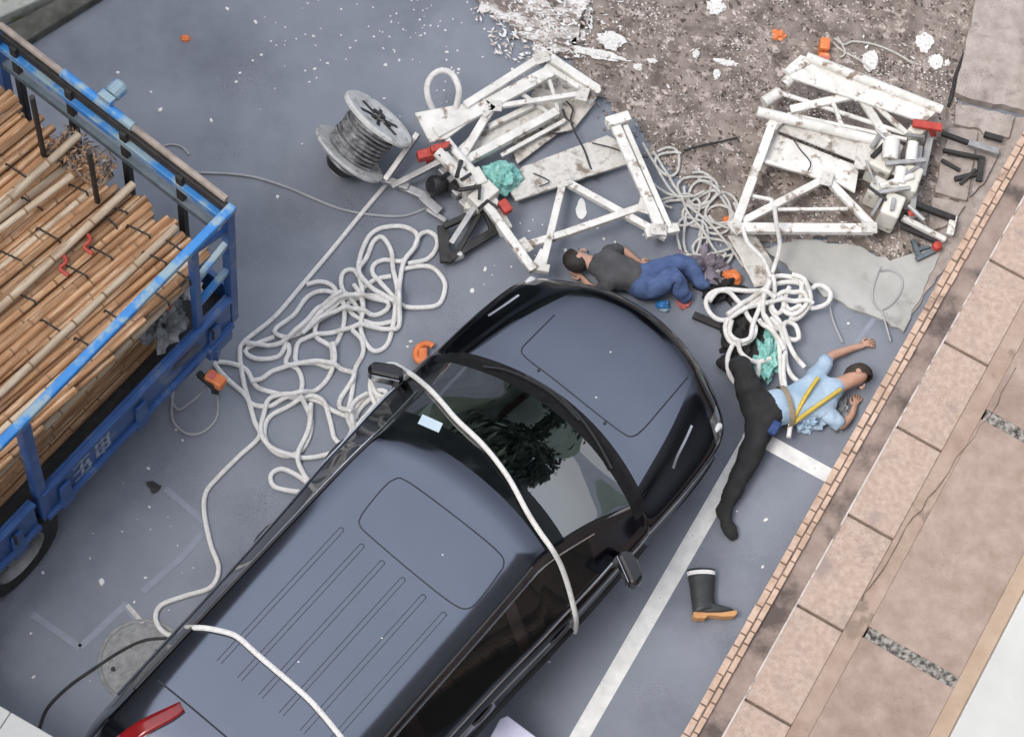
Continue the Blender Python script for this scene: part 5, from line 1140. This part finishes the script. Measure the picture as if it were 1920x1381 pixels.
def hand(sk, wrist_i, wrist, direc, palmn):
    d_ = Vector(direc).normalized(); s_ = d_.cross(palmn).normalized(); n_ = s_.cross(d_)
    palm = sk.add(Vector(wrist) + d_ * .05, (.034, .016), wrist_i)
    for k, L in enumerate((.066, .076, .071, .055)):
        o_ = s_ * (k - 1.5) * .021; b_ = Vector(wrist) + d_ * .088 + o_; sk.chain(palm, [(b_, .0095), (b_ + d_ * L * .55 - n_ * .012, .0088), (b_ + d_ * L * .85 - n_ * .036, .0078)])
    t_ = Vector(wrist) + d_ * .03 - s_ * .036; sk.chain(palm, [(t_, .011), (t_ + d_ * .03 - s_ * .015, .0098), (t_ + d_ * .055 - s_ * .012 - n_ * .01, .0085)])
def head_bits(per, c, axis, face, hairmt, back=True):
    """hair cap, ears, nose, eyes, mouth on a head at c; axis = towards the crown, face = outward normal of the face"""
    a_ = Vector(axis).normalized(); f_ = Vector(face); f_ = (f_ - a_ * f_.dot(a_)).normalized(); s_ = a_.cross(f_)
    mb = MB(); g = {}; n_ = 12
    for i in range(n_ + 1):
        for j in range(2 * n_):
            th = R(98) * i / n_; ph = math.pi * j / n_; top = (a_ * .62 - f_ * .78).normalized(); e1_ = top.cross(s_).normalized()
            d_ = top * math.cos(th) + (s_ * math.cos(ph) + e1_ * math.sin(ph)) * math.sin(th); q = c + a_ * .015 + (a_ * d_.dot(a_) * .122 + f_ * d_.dot(f_) * .108 + s_ * d_.dot(s_) * .089) * (1 + .06 * noise.noise(d_ * 7))
            g[i, j] = len(mb.v); mb.v.append(q)
    for i in range(n_):
        for j in range(2 * n_): j2 = (j + 1) % (2 * n_); mb.f.append((g[i, j], g[i + 1, j], g[i + 1, j2], g[i, j2])); mb.mi.append(0)
    mb.build('hair', hairmt, per, smooth=True)
    mb = MB(); mb.tube([c + f_ * .088 + a_ * .02, c + f_ * .105 - a_ * .008, c + f_ * .108 - a_ * .022, c + f_ * .09 - a_ * .03], [.006, .011, .013, .008], 8); mb.build('nose', m_skin, per, smooth=True)
    mb = MB()
    for k in (-1, 1): mb.tube([c + f_ * .091 + a_ * .022 + s_ * k * .018, c + f_ * .088 + a_ * .024 + s_ * k * .044], .0035, 6)
    mb.tube([c + f_ * .092 - a_ * .052 - s_ * .022, c + f_ * .097 - a_ * .053, c + f_ * .092 - a_ * .052 + s_ * .022], .0045, 6); mb.build('closed_eyes_and_mouth', m_hair, per, smooth=True)
    for k in (-1, 1):
        mb = MB(); mb.lathe([(-.008, .006), (-.004, .02), (.004, .022), (.007, .01), (.007, 0)], c + s_ * k * .084 - f_ * .005, s_ * k, 14); mb.build('ear', m_skin, per, smooth=True)
def px(lst): return [(nm, fr, P(x, y, z), rad, grp) for (nm, fr, x, y, z, rad, grp) in lst]
J2 = px([('hip', None, 1426, 770, .17, (.185, .145), 'T'), ('waist', 'hip', 1476, 762, .15, (.125, .1), 'T'), ('chest', 'waist', 1532, 742, .17, (.15, .11), 'T'), ('collar', 'chest', 1566, 726, .17, (.1, .08), 'T'),
         ('neck', 'collar', 1585, 717, .17, .055, 'H'), ('head', 'neck', 1606, 706, .15, (.082, .096), 'H'), ('crown', 'head', 1626, 697, .15, (.06, .075), 'H'),
         ('hipl', 'hip', 1428, 806, .14, .112, 'L'), ('thighl', 'hipl', 1410, 848, .12, .084, 'L'), ('kneel', 'thighl', 1388, 892, .13, .057, 'L'), ('calfl', 'kneel', 1374, 922, .1, .056, 'L'), ('anklel', 'calfl', 1354, 958, .06, .034, 'L'), ('heell', 'anklel', 1345, 968, .045, .02, 'L'), ('footl', 'anklel', 1364, 984, .045, .034, 'L'), ('toel', 'footl', 1379, 1012, .03, .019, 'L'),
         ('hipr', 'hip', 1408, 744, .17, .115, 'L'), ('thighr', 'hipr', 1402, 722, .26, .09, 'L'), ('kneer', 'thighr', 1394, 694, .34, .066, 'L'), ('calfr', 'kneer', 1388, 684, .2, .06, 'L'), ('ankler', 'calfr', 1372, 690, .07, .04, 'L'), ('toer', 'ankler', 1350, 672, .045, .034, 'L'),
         ('shl', 'chest', 1550, 776, .14, .06, 'A'), ('ell', 'shl', 1578, 800, .08, .042, 'A'), ('wrl', 'ell', 1598, 776, .06, .03, 'B'), ('handl', 'wrl', 1602, 764, .05, (.03, .018), 'B'),
         ('shr', 'chest', 1530, 705, .16, .06, 'A'), ('elr', 'shr', 1556, 668, .1, .042, 'A'), ('wrr', 'elr', 1600, 652, .06, .03, 'B'), ('handr', 'wrr', 1614, 648, .05, (.03, .018), 'B')])
J1 = px([('hip', None, 1212, 528, .16, (.14, .12), 'T'), ('waist', 'hip', 1178, 516, .16, (.12, .105), 'T'), ('chest', 'waist', 1138, 503, .18, (.15, .12), 'T'), ('collar', 'chest', 1116, 496, .17, (.1, .08), 'T'),
         ('neck', 'collar', 1104, 492, .16, .055, 'H'), ('head', 'neck', 1086, 488, .14, (.082, .096), 'H'), ('crown', 'head', 1068, 485, .14, (.06, .075), 'H'),
         ('hipl', 'hip', 1226, 546, .14, .08, 'L'), ('thighl', 'hipl', 1245, 530, .2, .075, 'L'), ('kneel', 'thighl', 1266, 512, .25, .06, 'L'), ('calfl', 'kneel', 1272, 534, .18, .056, 'L'), ('anklel', 'calfl', 1278, 558, .08, .036, 'L'), ('toel', 'anklel', 1296, 560, .05, .03, 'L'),
         ('hipr', 'hip', 1220, 510, .14, .08, 'L'), ('thighr', 'hipr', 1250, 500, .14, .072, 'L'), ('kneer', 'thighr', 1285, 490, .14, .058, 'L'), ('calfr', 'kneer', 1302, 510, .1, .055, 'L'), ('ankler', 'calfr', 1314, 535, .07, .036, 'L'), ('toer', 'ankler', 1330, 532, .05, .03, 'L'),
         ('shl', 'chest', 1140, 534, .16, .06, 'A'), ('ell', 'shl', 1128, 552, .1, .044, 'A'), ('wrl', 'ell', 1104, 535, .07, .03, 'B'), ('handl', 'wrl', 1094, 524, .06, (.03, .018), 'B'),
         ('shr', 'chest', 1136, 474, .15, .06, 'A'), ('elr', 'shr', 1165, 468, .08, .044, 'A'), ('wrr', 'elr', 1186, 482, .07, .03, 'B'), ('handr', 'wrr', 1196, 488, .06, (.03, .018), 'B')])
for J, lab, top, leg, hr, face in ((J2, 'person in black trousers and light blue shirt lying under white rope beside the podium', m_shirt, m_trous, m_hairb, Vector((.25, -.75, .1))),
                                   (J1, 'person in charcoal shirt and blue trousers lying curled in front of the van', m_shirt2, m_jeans, m_hair, Vector((-.1, .9, -.05)))):
    JJ = [(a, b, c, d, 'A' if g == 'B' else g) for a, b, c, d, g in J]; hipp = J[0][2]
    per = thing('person', lab, 'person', (hipp.x, hipp.y, 0))
    sk = Sk(); ids = {}
    for nm, fr, p, rad, g in J:
        ids[nm] = sk.add(p, rad, ids.get(fr))
        if nm.startswith('hand'): hand(sk, ids[nm], p, p - [q[2] for q in J if q[0] == fr][0], Z)
    skin_obj('body', m_skin, sk.v, sk.e, sk.r, 0, per)
    for pn, mt, gs, gr in (('shirt', top, 'TA', .014), ('trousers', leg, 'L', .018)):
        sk = Sk(); ids = {}
        for nm, fr, p, rad, g in J:
            if g in gs or nm == 'hip': ids[nm] = sk.add(p, tuple(k + gr for k in rad) if isinstance(rad, tuple) else rad + gr, ids.get(fr))
        if pn == 'shirt':
            ids['nape'] = sk.add([q[2] for q in J if q[0] == 'collar'][0].lerp([q[2] for q in J if q[0] == 'neck'][0], .8), (.068, .062), ids['collar'])
        if pn == 'trousers': ids['belt'] = sk.add(J[0][2].lerp(J[1][2], .55), (.165, .13), 0); sk.add(J[0][2].lerp(J[1][2], 1.0), (.15, .12), ids['belt'])
        skin_obj(pn, mt, sk.v, sk.e, sk.r, 0, per)
    D = {q[0]: q[2] for q in J}
    head_bits(per, D['head'], D['crown'] - D['neck'], face, hr)
    if leg is m_trous:
        ax_ = (D['waist'] - D['hip']).normalized(); c = D['hip'].lerp(D['waist'], .9); s_ = ax_.cross(Z).normalized(); u_ = s_.cross(ax_)
        mb = MB(); mb.v = []
        for k in (-.022, .022):
            for i in range(24): a_ = 2 * math.pi * i / 24; mb.v.append(c + ax_ * k + s_ * math.cos(a_) * .175 + u_ * math.sin(a_) * .148)
        for i in range(24): mb.f.append((i, (i + 1) % 24, 24 + (i + 1) % 24, 24 + i)); mb.mi.append(0)
        mb.build('belt', m_belt, per, smooth=True)
        mb = MB(); mb.tube(spline([D['waist'] + s_ * .13 + u_ * .05, D['waist'].lerp(D['chest'], .5) + u_ * .135, D['chest'] - s_ * .1 + u_ * .13], .02), .018, 6); mb.tube(spline([D['waist'] + s_ * .15, D['waist'].lerp(D['chest'], .6) + s_ * .12 + u_ * .1, D['collar'] + s_ * .06 + u_ * .1], .02), .018, 6)
        mb.build('harness_strap', m_yellow, per, smooth=True)
        mb = MB(); mb.box(P(1452, 802, .26), (.12, .07, .05), (WD, WN, Z)); mb.build('belt_pouch', m_navy, per, bevel=.015)
single('blue_pouch', crumple(P(1512, 790, .02), .13, .1, .14, 23, 20, .45), m_shirt, 'pale blue cloth pouch with yellow trim beside the person at the white line', 'pouch', None, True)
single('grey_cloth', crumple(P(1572, 778, .0), .07, .13, .09, 24, 18, .6), m_sheet, 'grey cloth scrap between the person and the brick edging', 'cloth', None, True)

# ------------------------------------------------------------------ unseen surroundings, placed for reflections in the van's paint and glass
def block(name, x0, y0, x1, y1, h, label):
    mb = MB(); mb.prism([Vector((x0, y0, 0)), Vector((x1, y0, 0)), Vector((x1, y1, 0)), Vector((x0, y1, 0))], (0, 0, h)); return single(name, mb, m_unseen_facade, label, 'building')
block('added_dark_block', -28, -14, -12.5, 11, 21, 'grey street building standing behind the truck')  # added out of view so the van's left side reflects something dark
def tree(x, y, h, cr, seed, label):
    t = thing('unseen_tree', label, 'tree', (x, y, 0), 0, 'trees beyond the dirt'); rr = random.Random(seed); mb = MB(); top = Vector((x, y, h * .75))
    mb.tube([Vector((x, y, 0)), Vector((x + .1, y, h * .3)), top], [.28, .2, .06], 9)
    for k in range(6):
        a_ = k * 1.05 + rr.random(); mb.tube([Vector((x, y, h * (.35 + .05 * k))), Vector((x + math.cos(a_) * cr * .7, y + math.sin(a_) * cr * .7, h * (.55 + .06 * k)))], [.09, .03], 6)
    mb.build('trunk', m_bark, t, smooth=True); mb = MB()
    cl = [(Vector((x, y, h * .58)) + Vector((rr.gauss(0, .5) * cr, rr.gauss(0, .5) * cr, rr.gauss(0, .3) * h * .6)), rr.uniform(.6, 1.3)) for _ in range(34)]
    for i in range(4200):
        c_, q_ = cl[rr.randrange(34)]; p = c_ + Vector((rr.gauss(0, .4), rr.gauss(0, .4), rr.gauss(0, .35))) * q_; d_ = Vector((rr.gauss(0, 1), rr.gauss(0, 1), rr.gauss(0, .6))).normalized(); s_ = d_.cross(Vector((rr.gauss(0, 1), rr.gauss(0, 1), rr.gauss(0, 1)))).normalized(); l_ = rr.uniform(.16, .34)
        mb.add([p - d_ * l_, p + s_ * l_ * .5, p + d_ * l_, p - s_ * l_ * .5], [(0, 1, 2, 3)])
    mb.build('crown', m_foliage, t)
mb = MB(); g = {}
for i in range(45):
    for j in range(14):
        x = -34 + i * 1.5; y = 13.5 + j * 1.4; h = .2 + j * 1.05 + 1.6 * noise.noise(Vector((x * .2, y * .2, 3))) + .7 * noise.noise(Vector((x * .9, y * .9, 1))) - max(0, x - 2.5) * .9
        g[i, j] = len(mb.v); mb.v.append(Vector((x, y, max(.05, h) if j else 0)))
for i in range(44):
    for j in range(13): mb.f.append((g[i, j], g[i + 1, j], g[i + 1, j + 1], g[i, j + 1])); mb.mi.append(0)
struct('green_hillside', mb, m_foliage, smooth=True)
for i, (x, y, h, c_) in enumerate(((-9, 14, 9, 3), (3.6, 15.5, 5.2, 1.9), (6.2, 15, 6, 2.2))): tree(x, y, h, c_, i, 'bushy green street tree beyond the dirt')
